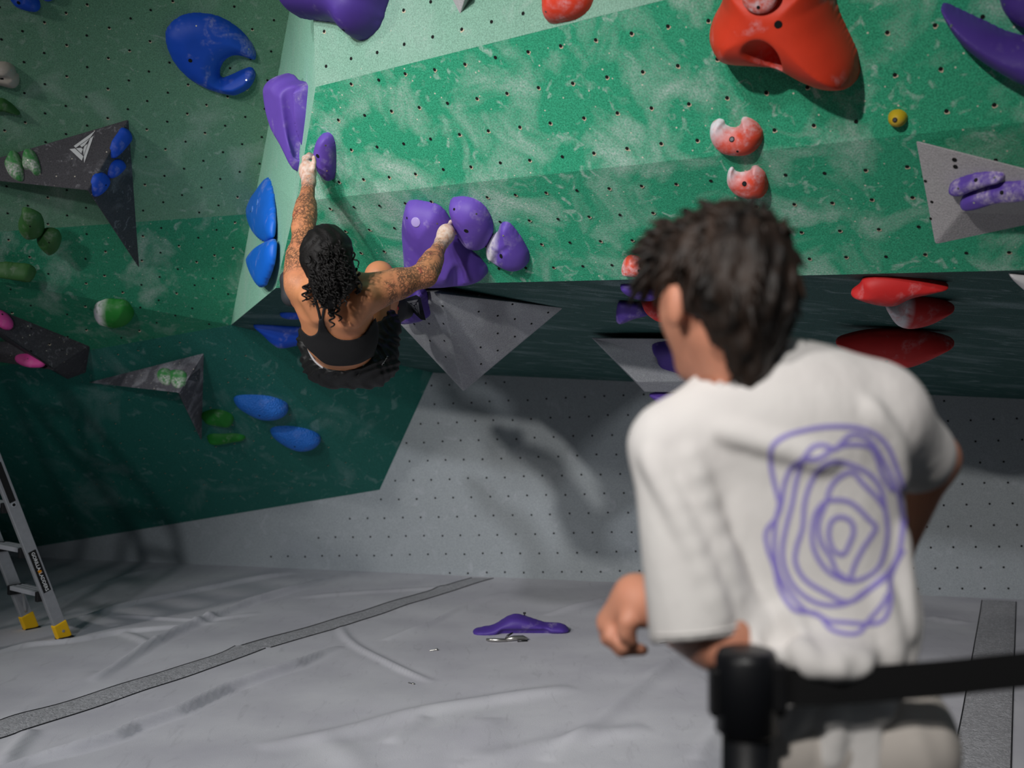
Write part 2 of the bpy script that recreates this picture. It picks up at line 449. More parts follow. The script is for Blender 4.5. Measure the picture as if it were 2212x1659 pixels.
holes('tnut_holes', w_right, P1, (1165, 190), (1549, 129), 5, ((1165, 190), (1213, 337)), 2,
      [(690, 196), (1440, 6), (2240, -200), (2240, 268), (1447, 346), (690, 424)], (-9, 16), (-8, 6))
holes('tnut_holes', w_r2, P2, (1114, 421.5), (1535, 390.6), 6, ((1383, 401), (1407.5, 459)), 1,
      [(655, 440), (1447, 356), (2240, 275), (2240, 574), (1045, 606), (610, 612)], (-8, 14), (-3, 8))
holes('tnut_holes', w_r0, P0, (704, 142), (1131, 29.5), 7, ((814.5, 112), (811.6, 36.7)), -1,
      [(692, 178), (1420, -4), (1420, -60), (690, -60)], (-1, 16), (-4, 4), chip=.3)
holes('tnut_holes', w_left, PL, (187.5, 272), (363.4, 200.2), 4, ((188, 77.5), (187, 272)), 3,
      [(-20, -30), (612, -30), (598, 160), (556, 376), (540, 460), (-20, 500)], (-14, 14), (-10, 10), rad=.0056, chip=.3)
holes('tnut_holes', w_l2, PL, (187.5, 272), (363.4, 200.2), 4, ((188, 77.5), (187, 272)), 3,
      [(-20, 505), (535, 470), (495, 695), (-20, 780)], (-14, 14), (-10, 14), rad=.0056, chip=.4, frac=.8)
holes('tnut_holes', w_back, GW, (939.5, 873.4), (1180.3, 861.8), 6, ((1018, 870.5), (1026, 911)), 1,
      [(938, 818), (1950, 862), (2240, 870), (2240, 1290), (1000, 1240), (560, 1215), (830, 1060)], (-12, 40), (-3, 12), rad=.0068, chip=0)
holes('tnut_holes', w_A, PA, (300, 950), (420, 930), 3, ((300, 950), (310, 990)), 1,
      [(190, 760), (490, 712), (800, 1050), (110, 1160)], (-20, 20), (-8, 8), rad=.0045, chip=1, frac=.6)

# ================================================================== floor: canvas over mats, wrinkled
creases = [  # (pixels on the floor, height, half width)
    ([(195, 1475), (289, 1417), (365, 1374), (414, 1353), (535, 1304), (640, 1272), (690, 1253)], .044, .040),
    ([(-40, 1680), (60, 1648), (150, 1625), (250, 1595), (290, 1575), (380, 1545), (430, 1520), (490, 1490), (560, 1465), (640, 1438), (690, 1412), (735, 1394)], .050, .036),
    ([(736, 1351), (748, 1375), (790, 1405), (870, 1445), (935, 1472)], .013, .034),
    ([(130, 1352), (250, 1315), (350, 1290), (560, 1250), (650, 1236)], .026, .05),
    ([(-20, 1416), (60, 1397), (150, 1388), (262, 1366), (330, 1360), (480, 1342)], .022, .035),
    ([(262, 1366), (300, 1380), (330, 1392)], .012, .05),
    ([(830, 1382), (930, 1345), (1000, 1310), (1090, 1280)], .018, .04),
    ([(1180, 1640), (1290, 1560), (1400, 1468), (1500, 1392)], .022, .07),
    ([(560, 1618), (740, 1580), (890, 1541), (1060, 1510), (1240, 1484)], .022, .09),
    ([(840, 1605), (920, 1548)], .011, .06),
    ([(20, 1350), (120, 1300), (230, 1258), (330, 1226)], .020, .05),
    ([(1180, 1330), (1320, 1290), (1420, 1268)], .018, .05),
    ([(690, 1590), (760, 1640), (800, 1700)], .009, .11),
    ([(1010, 1640), (1050, 1590), (1060, 1550)], .008, .11),
    ([(1500, 1640), (1560, 1560), (1600, 1500)], .016, .05),
    ([(0, 1660), (40, 1610), (70, 1580)], .024, .05),
    ([(640, 1290), (760, 1281), (900, 1272), (1000, 1266)], .010, .06),
    ([(980, 1660), (1200, 1600), (1400, 1570)], .014, .10),
    ([(0, 1560), (120, 1500), (220, 1450)], .010, .09),
    ([(250, 1330), (420, 1340), (560, 1322)], .014, .04),
    ([(2000, 1330), (2090, 1345)], .012, .05), ([(2150, 1420), (2212, 1400), (2300, 1380)], .014, .05)]
CREASES = [(catmull([ground(*p)[:2] for p in px], 16, False), amp*1.05, w*.62) for px, amp, w in creases]
def floor_h(X, Y):
    Hh = .006*np.sin(X*1.7+np.sin(Y*2.1))*np.sin(Y*1.3+.7)
    Hh += .0035*np.sin(X*5.3+1.4*np.sin(Y*4.1))*np.sin(Y*6.1+X*1.9)
    Hh = np.array(Hh, float); sh = Hh.shape; Hh = Hh.ravel(); Xr = np.ravel(X); Yr = np.ravel(Y)
    for g, amp, w in CREASES:
        R = 5.5*w; lo = g.min(0)-R; hi = g.max(0)+R
        I = np.nonzero((Xr > lo[0]) & (Xr < hi[0]) & (Yr > lo[1]) & (Yr < hi[1]))[0]
        if not len(I): continue
        x = Xr[I]; y = Yr[I]; best = np.full(len(I), 9.0); tt = np.zeros(len(I)); n = len(g)-1
        for i in range(n):
            a, b = g[i], g[i+1]; ba = b-a; L = max(np.dot(ba, ba), 1e-9)
            t = np.clip(((x-a[0])*ba[0]+(y-a[1])*ba[1])/L, 0, 1)
            d = np.hypot(x-a[0]-t*ba[0], y-a[1]-t*ba[1]); m = d < best
            best = np.where(m, d, best); tt = np.where(m, (i+t)/n, tt)
        tap = np.clip(np.minimum(tt, 1-tt)*5, 0, 1)**.7
        Hh[I] += amp*tap*np.exp(-(best/w)**2)-.25*amp*tap*np.exp(-(best/(2.4*w))**2)
    return Hh.reshape(sh)
def floor_z(Pn):
    Pn = np.asarray(Pn, float)
    return floor_h(Pn[:, 0], Pn[:, 1])*np.clip((7.146-.235*Pn[:, 0]-Pn[:, 1])/.25, 0, 1)
xs = np.concatenate([np.arange(-5.6, -3.2, .08), np.arange(-3.2, 1.2, .016), np.arange(1.2, 5.6, .05)])
ys = np.concatenate([np.arange(2.45, 6.0, .016), np.arange(6.0, 8.5, .025)])
X, Y = np.meshgrid(xs, ys, indexing='ij')
edge = 7.146-.235*X
Yc = np.minimum(Y, edge+.02)
Zf = floor_h(X, Yc)*np.clip((edge-Yc)/.25, 0, 1)
Zf -= Zf[:, :].max()*0
V = np.stack([X, Yc, Zf], -1).reshape(-1, 3)
idx = np.arange(X.size).reshape(X.shape)
Q = np.stack([idx[:-1, :-1], idx[1:, :-1], idx[1:, 1:], idx[:-1, 1:]], -1).reshape(-1, 4)
fm = N('grey_canvas'); fb = fm.mix(fm.ramp(fm.noise(2.2, 4), .3, .7), s2l((190, 188, 196)), s2l((208, 207, 212)))
fb = fm.mix(fm.math('MULTIPLY', fm.ramp(fm.noise(22, 4, (1, .25, 1), .6, 1.0), .58, .72), .25), fb, s2l((150, 148, 154)))
fm.col(fb); fm.bump(fm.noise(300, 3), .3, .002); MAT['canvas'] = fm.set(.85, 0, .2)
floor = struct(obj('floor', V, Q, 'canvas', None, True))
hmin = float(V[:, 2].min())
# mat edge and the walkway in front of it, below the picture
matf = obj('mat_front', [(-5.6, 2.45, -.15), (5.6, 2.45, -.15), (5.6, 2.45, .012), (-5.6, 2.45, .012), (-5.6, 2.52, .012), (5.6, 2.52, .012)],
           [(0, 1, 2, 3), (3, 2, 5, 4)], 'canvas', floor)
MAT['rubber'] = plain('dark_rubber_floor', (58, 58, 60), .8, grain=.3, gs=90)
walk = struct(obj('floor_walkway', [(-5.6, -4.5, -.15), (5.6, -4.5, -.15), (5.6, 2.5, -.15), (-5.6, 2.5, -.15)], [(0, 1, 2, 3)], 'rubber'))
walk.name = 'floor'

# seam tapes
tm = N('seam_tape'); tb = tm.mix(tm.ramp(tm.noise(60, 4, (1, 1, 1), .65, 1.5), .45, .62), s2l((160, 159, 163)), s2l((194, 193, 198)))
tm.col(tb); tm.bump(tm.noise(40, 4, (1, 1, 1), .65, 1.5), .8, .01); MAT['tape'] = tm.set(.7)
MAT['seam'] = plain('dark_seam_thread', (40, 40, 44), .8)  # dark thread along both tape edges
def tape(name, up, lo, label, lift=.004, n=70, mat='tape'):
    A = catmull([ground(*p) for p in up], n, False); B = catmull([ground(*p) for p in lo], n, False)
    m = min(len(A), len(B)); A = A[np.linspace(0, len(A)-1, m).astype(int)]; B = B[np.linspace(0, len(B)-1, m).astype(int)]
    V = []; Fc = []
    for i in range(m):
        for k in range(7): V.append(A[i]*(1-k/6)+B[i]*k/6)
    V = np.array(V); V[:, 2] = floor_z(V)+lift*np.tile([.25, 1, 1, 1, 1, 1, .25], m)
    for i in range(m-1):
        for k in range(6): Fc.append((i*7+k, i*7+k+1, (i+1)*7+k+1, (i+1)*7+k))
    o = tag(obj(name, V, Fc, mat, None, True), label, 'tape', 'seam tapes on the floor canvas')
    for ln in (A, B):
        pth = np.array(ln); pth[:, 2] = floor_z(pth)+.002
        v, f = tube(pth, .0028, 5); obj('stitched_edge', v, f, 'seam', o, True)
    return o
tape('seam_tape', [(-60, 1577), (0, 1559), (347, 1452), (463, 1417), (508, 1397)], [(-60, 1616), (0, 1598), (336, 1484), (480, 1436), (573, 1400)],
     'rough grey seam tape running from the ladder side towards the wall', .007)
tape('seam_tape', [(520, 1396), (600, 1372), (802, 1312), (1019, 1248.5)], [(585, 1398), (742, 1351), (878, 1307), (1066, 1249.5)],
     'flatter far stretch of grey seam tape meeting the grey kicker wall', .003)
tape('seam_tape', [(2121, 1297), (2100, 1420), (2057, 1659), (2040, 1760)], [(2195, 1300), (2191, 1420), (2184, 1659), (2182, 1760)],
     'broad grey seam tape on the floor right of the barrier man', .006)
# ================================================================== climbing holds
def polydist(X, Y, P):
    d = np.full(X.shape, 9.0); ins = np.zeros(X.shape, bool); n = len(P)
    for i in range(n):
        a = P[i]; b = P[(i+1) % n]; ba = b-a; L = max(np.dot(ba, ba), 1e-12)
        t = np.clip(((X-a[0])*ba[0]+(Y-a[1])*ba[1])/L, 0, 1)
        d = np.minimum(d, np.hypot(X-a[0]-t*ba[0], Y-a[1]-t*ba[1]))
        c = (a[1] > Y) != (b[1] > Y)
        if abs(ba[1]) > 1e-12: ins ^= c & (X < ba[0]*(Y-a[1])/ba[1]+a[0])
    return np.where(ins, d, -d)
def raymesh(V, Q, px, py):
    bvh = BVHTree.FromPolygons([tuple(v) for v in V], [tuple(int(i) for i in q) for q in Q])
    r = nz(ray(px, py)); h = bvh.ray_cast(Vector(C0), Vector(r))
    return h
def bolts_on(o, V, Q, bolts):
    if not bolts: return
    bvh = BVHTree.FromPolygons([tuple(v) for v in V], [tuple(int(i) for i in q) for q in Q])
    for b in bolts:
        px, py, kind = b[:3]; r = b[3] if len(b) > 3 else (.0075 if kind != 's' else .0035)
        loc, n, _, _ = bvh.ray_cast(Vector(C0), Vector(nz(ray(px, py))))
        if loc is None: continue
        loc = np.array(loc); n = np.array(n)
        if kind == 'd':
            v, f = lathe([(r, -.006), (r, .0012), (r*.9, .002)], loc, n, 18); k = obj('glossy_inset', v, f, b[4], o, True)
        elif kind == 'h':
            v, f = lathe([(r, -.004), (r, .0006)], loc, n, 14); obj('bolt_hole', v, f, 'hole', o)
        elif kind == 's':
            v, f = lathe([(r, -.004), (r, .0008)], loc, n, 10); obj('screw', v, f, 'steel', o)
        else:
            v, f = lathe([(r, -.004), (r, .0008)], loc, n, 14); k = obj('bolt', v, f, 'hole', o)
            v, f = lathe([(r*.66, -.002), (r*.66, .0016)], loc, n, 12); obj('bolt_head', v, f, 'metal', o)
def hold(name, label, mat, pl, outline, h, R=None, tilt=(0, 0), bolts=(), lift=.3, both=False, cuts=(), adds=(),
         group=None, cat='climbing hold', res=56, smooth=True, pw=2.0, it=2):
    P = catmull(outline, 64) if smooth else np.array(outline, float)
    L = np.array([pl.loc(pl.hit(x, y, h*lift)) for x, y in P])
    lo = L.min(0); hi = L.max(0); ext = (hi-lo).max(); g = max(ext/res, .0022); pad = 3*g
    ha = h*1.25 + max([0]+[a[2] for a in adds if len(a) > 2] )
    xs = np.arange(lo[0]-pad, hi[0]+pad, g); ys = np.arange(lo[1]-pad, hi[1]+pad, g)
    z0 = -(h*1.2) if both else -.012
    zs = np.arange(z0-2*g, ha+3*g, g)
    X2, Y2 = np.meshgrid(xs, ys, indexing='ij')
    s = polydist(X2, Y2, L); Rm = s.max() if R is None else min(R, s.max())
    c = (lo+hi)/2
    H = h*np.maximum(1-(1-np.clip(s/Rm, 0, 1))**pw, 0)**(1/pw)*np.clip(1+tilt[0]*(X2-c[0])/ext*2+tilt[1]*(Y2-c[1])/ext*2, .12, 2)
    Z = zs[None, None]; zz = np.abs(Z) if both else Z
    Fv = np.where(s[..., None] > 0, zz-H[..., None], np.sqrt(np.minimum(s, 0)[..., None]**2+np.maximum(zz, 0)**2))
    if not both: Fv = np.maximum(Fv, -Z-.012)
    def capd(a):
        (x1, y1, z1), (x2, y2, z2), r1, r2 = a[0], a[1], a[2], a[3]
        p = np.array([*pl.loc(pl.hit(x1, y1, h*lift)), z1]); q = np.array([*pl.loc(pl.hit(x2, y2, h*lift)), z2])
        ba = q-p; LL = max(np.dot(ba, ba), 1e-9)
        A = X2[..., None]-p[0]; B = Y2[..., None]-p[1]; Cc = Z-p[2]
        t = np.clip((A*ba[0]+B*ba[1]+Cc*ba[2])/LL, 0, 1)
        return np.sqrt((A-t*ba[0])**2+(B-t*ba[1])**2+(Cc-t*ba[2])**2)-(r1+(r2-r1)*t)
    for a in adds:
        d = capd(a); k = .02; hh = np.maximum(k-np.abs(Fv-d), 0)/k; Fv = np.minimum(Fv, d)-hh*hh*k*.25
        if not both: Fv = np.maximum(Fv, -Z-.012)
    for a in cuts:
        d = -capd(a); k = .012; hh = np.maximum(k-np.abs(Fv-d), 0)/k; Fv = np.maximum(Fv, d)+hh*hh*k*.25
    V, Q = nets(Fv.astype(np.float32), (xs[0], ys[0], zs[0]), g)
    V = lap(V, Q, it)
    W = pl.p+V[:, :1]*pl.e1+V[:, 1:2]*pl.e2+V[:, 2:3]*pl.n
    org = pl.world(c[0], c[1], 0)
    o = tag(obj(name, W, Q, mat, None, True, org), label, cat, group)
    bolts_on(o, W, Q, bolts)
    return o
def ellipse(cx, cy, rx, ry, rot=0, n=14):
    r = math.radians(rot)
    return [(cx+rx*math.cos(t)*math.cos(r)-ry*math.sin(t)*math.sin(r), cy+rx*math.cos(t)*math.sin(r)+ry*math.sin(t)*math.cos(r)) for t in np.linspace(0, 2*math.pi, n, endpoint=False)]
def poly(name, V, Fc, mat, label=None, cat='climbing volume', group=None, parent=None, w=.006):
    V = [np.asarray(v, float) for v in V]
    o = fixnormals(obj(name, V, Fc, mat, parent, False, None if parent is not None else np.mean(V, 0)))
    bevel(o, w)
    if label: tag(o, label, cat, group)
    return o
def facing(o_pts): return Plane.tri(*[np.asarray(p) for p in o_pts])
def flat_poly(name, pl, pts, mat, parent, off=.0016):
    V = [pl.hit(x, y, off) for x, y in pts]; return obj(name, V, [tuple(range(len(V)))], mat, parent)
def emblem(pl, tri, mat, parent, off=.0022):
    """three-armed triangle emblem made of two nested pinwheels of bars"""
    A, B, Cc = [np.array(t, float) for t in tri]; V = []; Fc = []; cen = (A+B+Cc)/3
    for w0, w1 in ((0, .135), (.16, .285)):
        for k in range(3):
            a, b, c = ((A, B, Cc), (B, Cc, A), (Cc, A, B))[k]
            # barycentric: g = distance from side ab, be = distance from side ca
            def pt(g, be): return c*g+b*be+a*(1-g-be)
            be0 = w1+.03
            q = [pt(w0, be0), pt(w0, 1-2*w0), pt(w1, 1-2*w1), pt(w1, be0)]
            o = len(V); V += [pl.hit(*p, off) for p in q]; Fc.append((o, o+1, o+2, o+3))
    return obj('emblem', V, Fc, mat, parent)
def vol_holes(o, pl, pts, r=.006):
    for x, y in pts:
        q = pl.hit(x, y); v, f = lathe([(r, -.003), (r, .0012)], q, pl.n, 10); obj('bolt_hole', v, f, 'hole', o)

MAT['inset_purple'] = plain('glossy_pale_purple', (168, 150, 208), .25); MAT['inset_blue'] = plain('glossy_pale_blue', (96, 146, 232), .22)
G_BLUE = 'blue holds'; G_PUR = 'purple holds'; G_RED = 'red holds'; G_GRN = 'green holds'
# ---- blue route, left
hold('climbing_hold', 'huge blue oval hold with a hooked notch on the pale left wall', 'blue', PL,
     [(357, 88), (362, 62), (390, 38), (430, 31), (475, 40), (515, 64), (545, 98), (554, 124), (549, 132), (525, 124), (503, 122), (483, 136), (474, 160), (482, 172), (512, 160), (538, 149), (550, 155), (551, 172), (540, 192), (515, 206), (497, 208), (450, 196), (405, 170), (372, 132)],
     .085, R=.10, bolts=[(411, 131, 'h', .009), (424, 56, 's'), (537, 106, 's'), (532, 173, 's')], group=G_BLUE, res=80)
hold('climbing_hold', 'blue rounded hold cut off by the top left corner', 'blue', PL, [(12, -22), (40, -30), (72, -12), (86, 10), (80, 26), (55, 24), (30, 12)], .05, group=G_BLUE, bolts=[(40, 6, 'h')])
hold('climbing_hold', 'sliver of dark blue hold at the top edge above left wall', 'blue', PL, [(88, -22), (120, -28), (118, -4), (104, 4), (92, -2)], .03, group=G_BLUE)
hold('climbing_hold', 'light blue leaf-shaped hold with glossy patch on the pale facet', 'blue_light', ST,
     [(570, 380), (579, 402), (583, 440), (583, 480), (579, 515), (566, 524), (546, 512), (533, 488), (528, 458), (534, 430), (548, 408)], .04, lift=.55, group=G_BLUE, bolts=[(545, 452, 'd', .016, 'inset_blue'), (556, 437, 'd', .015, 'inset_blue'), (541, 457, 'h', .005)])
hold('climbing_hold', 'light blue leaf-shaped hold below the glossy one on the facet', 'blue_light', ST,
     [(582, 514), (583, 540), (577, 575), (564, 610), (556, 622), (544, 610), (532, 580), (531, 555), (542, 536), (562, 522)], .04, lift=.55, group=G_BLUE)
for out, lab in (([(502, 862), (510, 848), (540, 844), (580, 850), (608, 866), (621, 884), (614, 902), (590, 911), (560, 909), (530, 895), (510, 880)], 'upper of two dimpled blue pods on the teal overhang'),
                 ([(581, 930), (592, 914), (626, 911), (660, 923), (684, 940), (691, 958), (675, 974), (646, 978), (618, 968), (592, 950)], 'lower of two dimpled blue pods on the teal overhang')):
    cx = np.mean([p[0] for p in out]); cy = max(p[1] for p in out)
    hold('climbing_hold', lab, 'blue_tex', Plane(PA.hit(cx, cy-40), nz(PA.n+np.array([0, -.5, .25]))), out, .075, lift=.4, both=True, group=G_BLUE, bolts=[(cx, cy-13, 'h', .005)])
hold('climbing_hold', 'deep blue wedge hold under the roof left of the climber', 'blue', Plane(PB2.hit(600, 704), nz(PB2.n+np.array([0, -.8, 0]))),
     [(546, 704), (575, 702), (620, 708), (665, 714), (668, 738), (640, 748), (606, 753), (585, 742), (566, 724)], .05, both=True, group=G_BLUE)
hold('climbing_hold', 'small round blue knob below the blue wedge hold', 'blue', Plane(PB2.hit(585, 734), nz(PB2.n+np.array([0, -.8, 0]))), ellipse(583, 750, 18, 17), .04, both=True, group=G_BLUE)
hold('climbing_hold', 'thin chalky blue hold in the dark roof corner behind climber', 'blue', Plane(PB2.hit(628, 676), nz(PB2.n+np.array([0, -.6, 0]))), ellipse(630, 682, 26, 8, 4), .02, both=True, group=G_BLUE)
# ---- purple route
PD = Plane(P0.p, P0.n)
hold('climbing_hold', 'massive purple hold cut by the top edge above the facet', 'purple_dark', P0,
     [(600, -60), (602, 0), (612, 22), (625, 29), (675, 35), (700, 40), (718, 52), (733, 70), (750, 77), (770, 66), (790, 42), (801, 8), (802, -60)], .16, R=.09, lift=.5, bolts=[(742, 65, 'h', .006)], group=G_PUR, res=70)
hold('climbing_hold', 'tall purple horn-shaped hold with deep groove on the facet', 'purple', Plane(ST1.hit(635, 270), nz(ST1.n+P1.n)),
     [(578, 185), (584, 167), (597, 161), (611, 166), (618, 175), (638, 180), (657, 186), (661, 215), (664, 255), (662, 300), (658, 350), (650, 377), (640, 366), (620, 325), (600, 290), (588, 255), (581, 220)],
     .10, R=.06, lift=.5, cuts=[((637, 180, .10), (650, 330, .06), .040, .026)], group=G_PUR, res=70)
hold('climbing_hold', 'narrow purple fin hold gripped by the climber\'s left hand', 'purple', P1,
     [(677, 320), (684, 300), (697, 291), (710, 296), (718, 318), (719, 355), (717, 384), (712, 393), (702, 388), (688, 372), (678, 352), (676, 335)], .055, lift=.4, bolts=[(686, 337, 'h', .008), (703, 314, 's'), (706, 369, 's')], group=G_PUR)
hold('climbing_hold', 'large purple mountain-shaped hold with a glossy diamond inset', 'purple', P2,
     [(866, 470), (872, 452), (884, 447), (912, 451), (935, 457), (952, 470), (975, 505), (992, 530), (1005, 550), (1030, 572), (1045, 592), (1044, 606), (1020, 614), (975, 618), (930, 619), (890, 612), (872, 590), (866, 540), (863, 500)],
     .11, R=.13, lift=.35, tilt=(0, -.1), bolts=[(898, 480, 'd', .019, 'inset_purple'), (890, 478, 's'), (901, 480, 's'), (879, 471, 'h', .005), (944, 483, 's')], cuts=[((1003, 560, .10), (985, 612, .10), .03, .03)], group=G_PUR, res=72)
hold('climbing_hold', 'domed purple half-moon hold under the climber\'s right hand', 'purple', P2,
     [(966, 452), (972, 440), (992, 437), (1020, 443), (1042, 460), (1056, 486), (1059, 510), (1052, 532), (1040, 541), (1015, 538), (996, 524), (982, 500), (972, 475)], .075, lift=.4, bolts=[(1007, 499, 'h', .009), (981, 452, 'h', .005), (1029, 462, 's')],
     cuts=[((995, 452, .085), (1004, 530, .085), .008, .008)], group=G_PUR)
hold('climbing_hold', 'chalk-dusted purple hold with curved step right of the half-moon', 'purple_side', P2,
     [(1076, 495), (1085, 488), (1098, 492), (1112, 508), (1127, 530), (1138, 552), (1138, 574), (1125, 585), (1105, 587), (1082, 578), (1062, 566), (1049, 556), (1048, 536), (1058, 519), (1072, 508)], .06, lift=.35,
     cuts=[((1108, 520, .062), (1078, 538, .062), .010, .012), ((1078, 538, .06), (1070, 560, .05), .012, .012)], bolts=[(1082, 553, 'h', .009), (1087, 509, 's')], group=G_PUR)
hold('climbing_hold', 'long dark purple crescent hold at the upper right edge', 'purple_dark', P1,
     [(2028, 24), (2036, 17), (2060, 27), (2120, 55), (2180, 82), (2260, 100), (2330, 130), (2290, 200), (2212, 187), (2160, 162), (2110, 130), (2070, 95), (2045, 60)], .11, R=.07, lift=.4, bolts=[(2055, 55, 's')], group=G_PUR, res=70)
hold('climbing_hold', 'dark purple bulging hold in the top right corner', 'purple_dark', P1,
     [(2155, -60), (2156, 0), (2165, 30), (2185, 52), (2215, 66), (2260, 60), (2300, -30), (2240, -80)], .10, lift=.4, bolts=[(2170, 10, 's')], group=G_PUR)
# ---- red route
hold('climbing_hold', 'giant red triangular hold with a cave-like pocket top right', 'red', P1,
     [(1570, -70), (1556, 0), (1536, 40), (1528, 72), (1534, 102), (1552, 130), (1580, 143), (1640, 147), (1680, 152), (1730, 178), (1775, 195), (1815, 198), (1840, 190), (1848, 165), (1843, 130), (1826, 90), (1805, 45), (1790, 0), (1765, -70)],
     .19, R=.13, lift=.32, tilt=(0, -.05), cuts=[((1662, 96, .19), (1696, 112, .09), .052, .034), ((1655, 118, .23), (1640, 155, .20), .05, .05), ((1685, 110, .12), (1716, 118, .04), .034, .014)],
     bolts=[(1681, 53, 'h', .011)], group=G_RED, res=96)
hold('climbing_hold', 'smooth pale pinkish disc hold screwed onto the giant red hold', 'red_chalk', Plane(P1.hit(1638, -10, .185), P1.n), ellipse(1638, -5, 39, 38), .012, R=.02, bolts=[(1638, 16, 'b', .005)], group=G_RED, lift=1)
hold('climbing_hold', 'orange-red rounded hold cut off by the top edge', 'red', P0, [(1166, -50), (1167, 0), (1169, 30), (1180, 45), (1205, 44), (1240, 34), (1265, 12), (1275, -20), (1265, -55)], .07, lift=.4, bolts=[(1179, 25, 's')], group=G_RED)
hold('climbing_hold', 'larger chalky red horseshoe hold with square bolt on green wall', 'red_top', P1,
     [(1532, 285), (1535, 270), (1548, 261), (1560, 263), (1564, 272), (1578, 279), (1592, 277), (1599, 267), (1600, 259), (1610, 257), (1630, 266), (1644, 285), (1646, 300), (1637, 320), (1618, 335), (1590, 338), (1562, 333), (1543, 317), (1534, 300)], .05, R=.045, lift=.3, bolts=[(1581, 301, 'b', .009), (1593, 327, 'h', .004)], group=G_RED)
hold('climbing_hold', 'smaller chalky red horseshoe hold just above the man\'s head', 'red_top', P2,
     [(1569, 392), (1572, 374), (1580, 366), (1587, 375), (1600, 378), (1618, 373), (1624, 365), (1634, 364), (1650, 378), (1657, 398), (1656, 416), (1645, 426), (1615, 427), (1590, 419), (1575, 405)], .045, R=.04, lift=.3, bolts=[(1608, 397, 'b', .008)], group=G_RED)
hold('climbing_hold', 'orange hold half hidden by the man\'s fringe', 'red_chalk', P2, [(1342, 588), (1346, 568), (1358, 558), (1374, 560), (1385, 566), (1396, 558), (1412, 556), (1430, 570), (1432, 590), (1400, 594), (1365, 594)], .05, R=.04, lift=.3, bolts=[(1380, 585, 'h', .005)], group=G_RED)
def roofplane(px, py, k=.9): return Plane(RF.hit(px, py), nz(RF.n+np.array([-.1, -k, 0])))
hold('climbing_hold', 'flat crimson teardrop hold hanging just under the roof edge', 'crimson', roofplane(1940, 602),
     [(1838, 640), (1856, 624), (1868, 608), (1900, 599), (1945, 599), (2000, 607), (2052, 623), (2010, 636), (1970, 645), (1935, 661), (1900, 661), (1862, 652)], .05, both=True, group=G_RED, res=64)
hold('climbing_hold', 'crimson hold with white chalked snout under the teardrop', 'crimson_snout', roofplane(1985, 650),
     [(1914, 662), (1940, 658), (1965, 648), (2000, 648), (2035, 655), (2064, 669), (2040, 688), (2005, 704), (1965, 711), (1938, 704), (1922, 684)], .05, both=True, group=G_RED, res=64)
hold('climbing_hold', 'broad crimson lens-shaped hold above the man\'s right shoulder', 'crimson', roofplane(1935, 724),
     [(1805, 745), (1835, 733), (1880, 724), (1940, 722), (2000, 727), (2045, 736), (2064, 748), (2030, 768), (1985, 788), (1950, 796), (1905, 791), (1860, 778), (1825, 760)], .07, both=True, bolts=[(1915, 781, 'h', .007)], group=G_RED, res=70)
hold('climbing_hold', 'crimson sliver of hold peeking out behind the lens-shaped one', 'crimson', roofplane(1860, 767),
     [(1806, 768), (1840, 765), (1880, 778), (1916, 792), (1900, 804), (1880, 804), (1845, 788)], .04, both=True, group=G_RED)
hold('climbing_hold', 'scratched dark purple disc hold beside the man\'s temple', 'purple_dark', roofplane(1375, 618), ellipse(1380, 632, 42, 16, 15), .03, both=True, group=G_PUR)
hold('climbing_hold', 'red hold half hidden behind the man\'s cheek', 'crimson', roofplane(1405, 647), [(1384, 648), (1400, 645), (1430, 655), (1440, 690), (1420, 694), (1398, 680), (1388, 665)], .04, both=True, group=G_RED)
hold('climbing_hold', 'stubby dark purple bone-shaped hold left of the man\'s cheek', 'purple_dark', roofplane(1365, 658), [(1330, 690), (1334, 660), (1345, 655), (1375, 660), (1400, 662), (1402, 680), (1370, 690), (1345, 700), (1334, 699)], .035, both=True, group=G_PUR)
# ---- yellow, beige, greens
hold('climbing_hold', 'single small yellow knob hold with a black bolt', 'yellow', P1, ellipse(1938, 257, 21, 18), .035, lift=.3, bolts=[(1933, 259, 'b', .007)])
hold('climbing_hold', 'beige two-lobed hold at the left edge', 'beige', PL, [(-30, 150), (-10, 138), (10, 136), (28, 145), (34, 160), (40, 166), (39, 184), (28, 192), (0, 186), (-30, 180)], .06, lift=.3, bolts=[(24, 152, 's'), (4, 170, 'h')], cuts=[((-20, 163, .06), (20, 165, .06), .012, .012)])
hold('climbing_hold', 'dark grey half-round hold under the beige one at left edge', 'green_dark', PL, [(-25, 220), (0, 214), (18, 222), (34, 236), (43, 248), (30, 247), (10, 242), (-20, 240)], .05, lift=.3)
hold('climbing_hold', 'mossy green lumpy hold below the black volume', 'green_dark', PL2, [(38, 490), (45, 470), (48, 457), (70, 462), (88, 474), (94, 495), (92, 507), (80, 512), (62, 513), (46, 505)], .06, lift=.3, group=G_GRN, bolts=[(65, 489, 'h', .004)])
hold('climbing_hold', 'round olive green hold right of the mossy lumpy one', 'green_dark', PL2, [(78, 520), (88, 506), (106, 501), (124, 507), (131, 522), (125, 541), (108, 547), (90, 536)], .06, lift=.3, group=G_GRN, bolts=[(106, 524, 'h', .004)])
hold('climbing_hold', 'flat dark green ledge hold at the left edge', 'green_dark', PL2, [(-20, 582), (8, 577), (30, 579), (60, 582), (76, 594), (70, 602), (40, 598), (0, 592), (-20, 594)], .07, lift=.35, group=G_GRN)
hold('climbing_hold', 'green bean-shaped hold with white chalked tip', 'green_tip', PL2, [(201, 680), (208, 664), (228, 658), (248, 659), (270, 662), (285, 676), (287, 690), (276, 700), (250, 705), (225, 700), (207, 694)], .085, lift=.35, group=G_GRN)
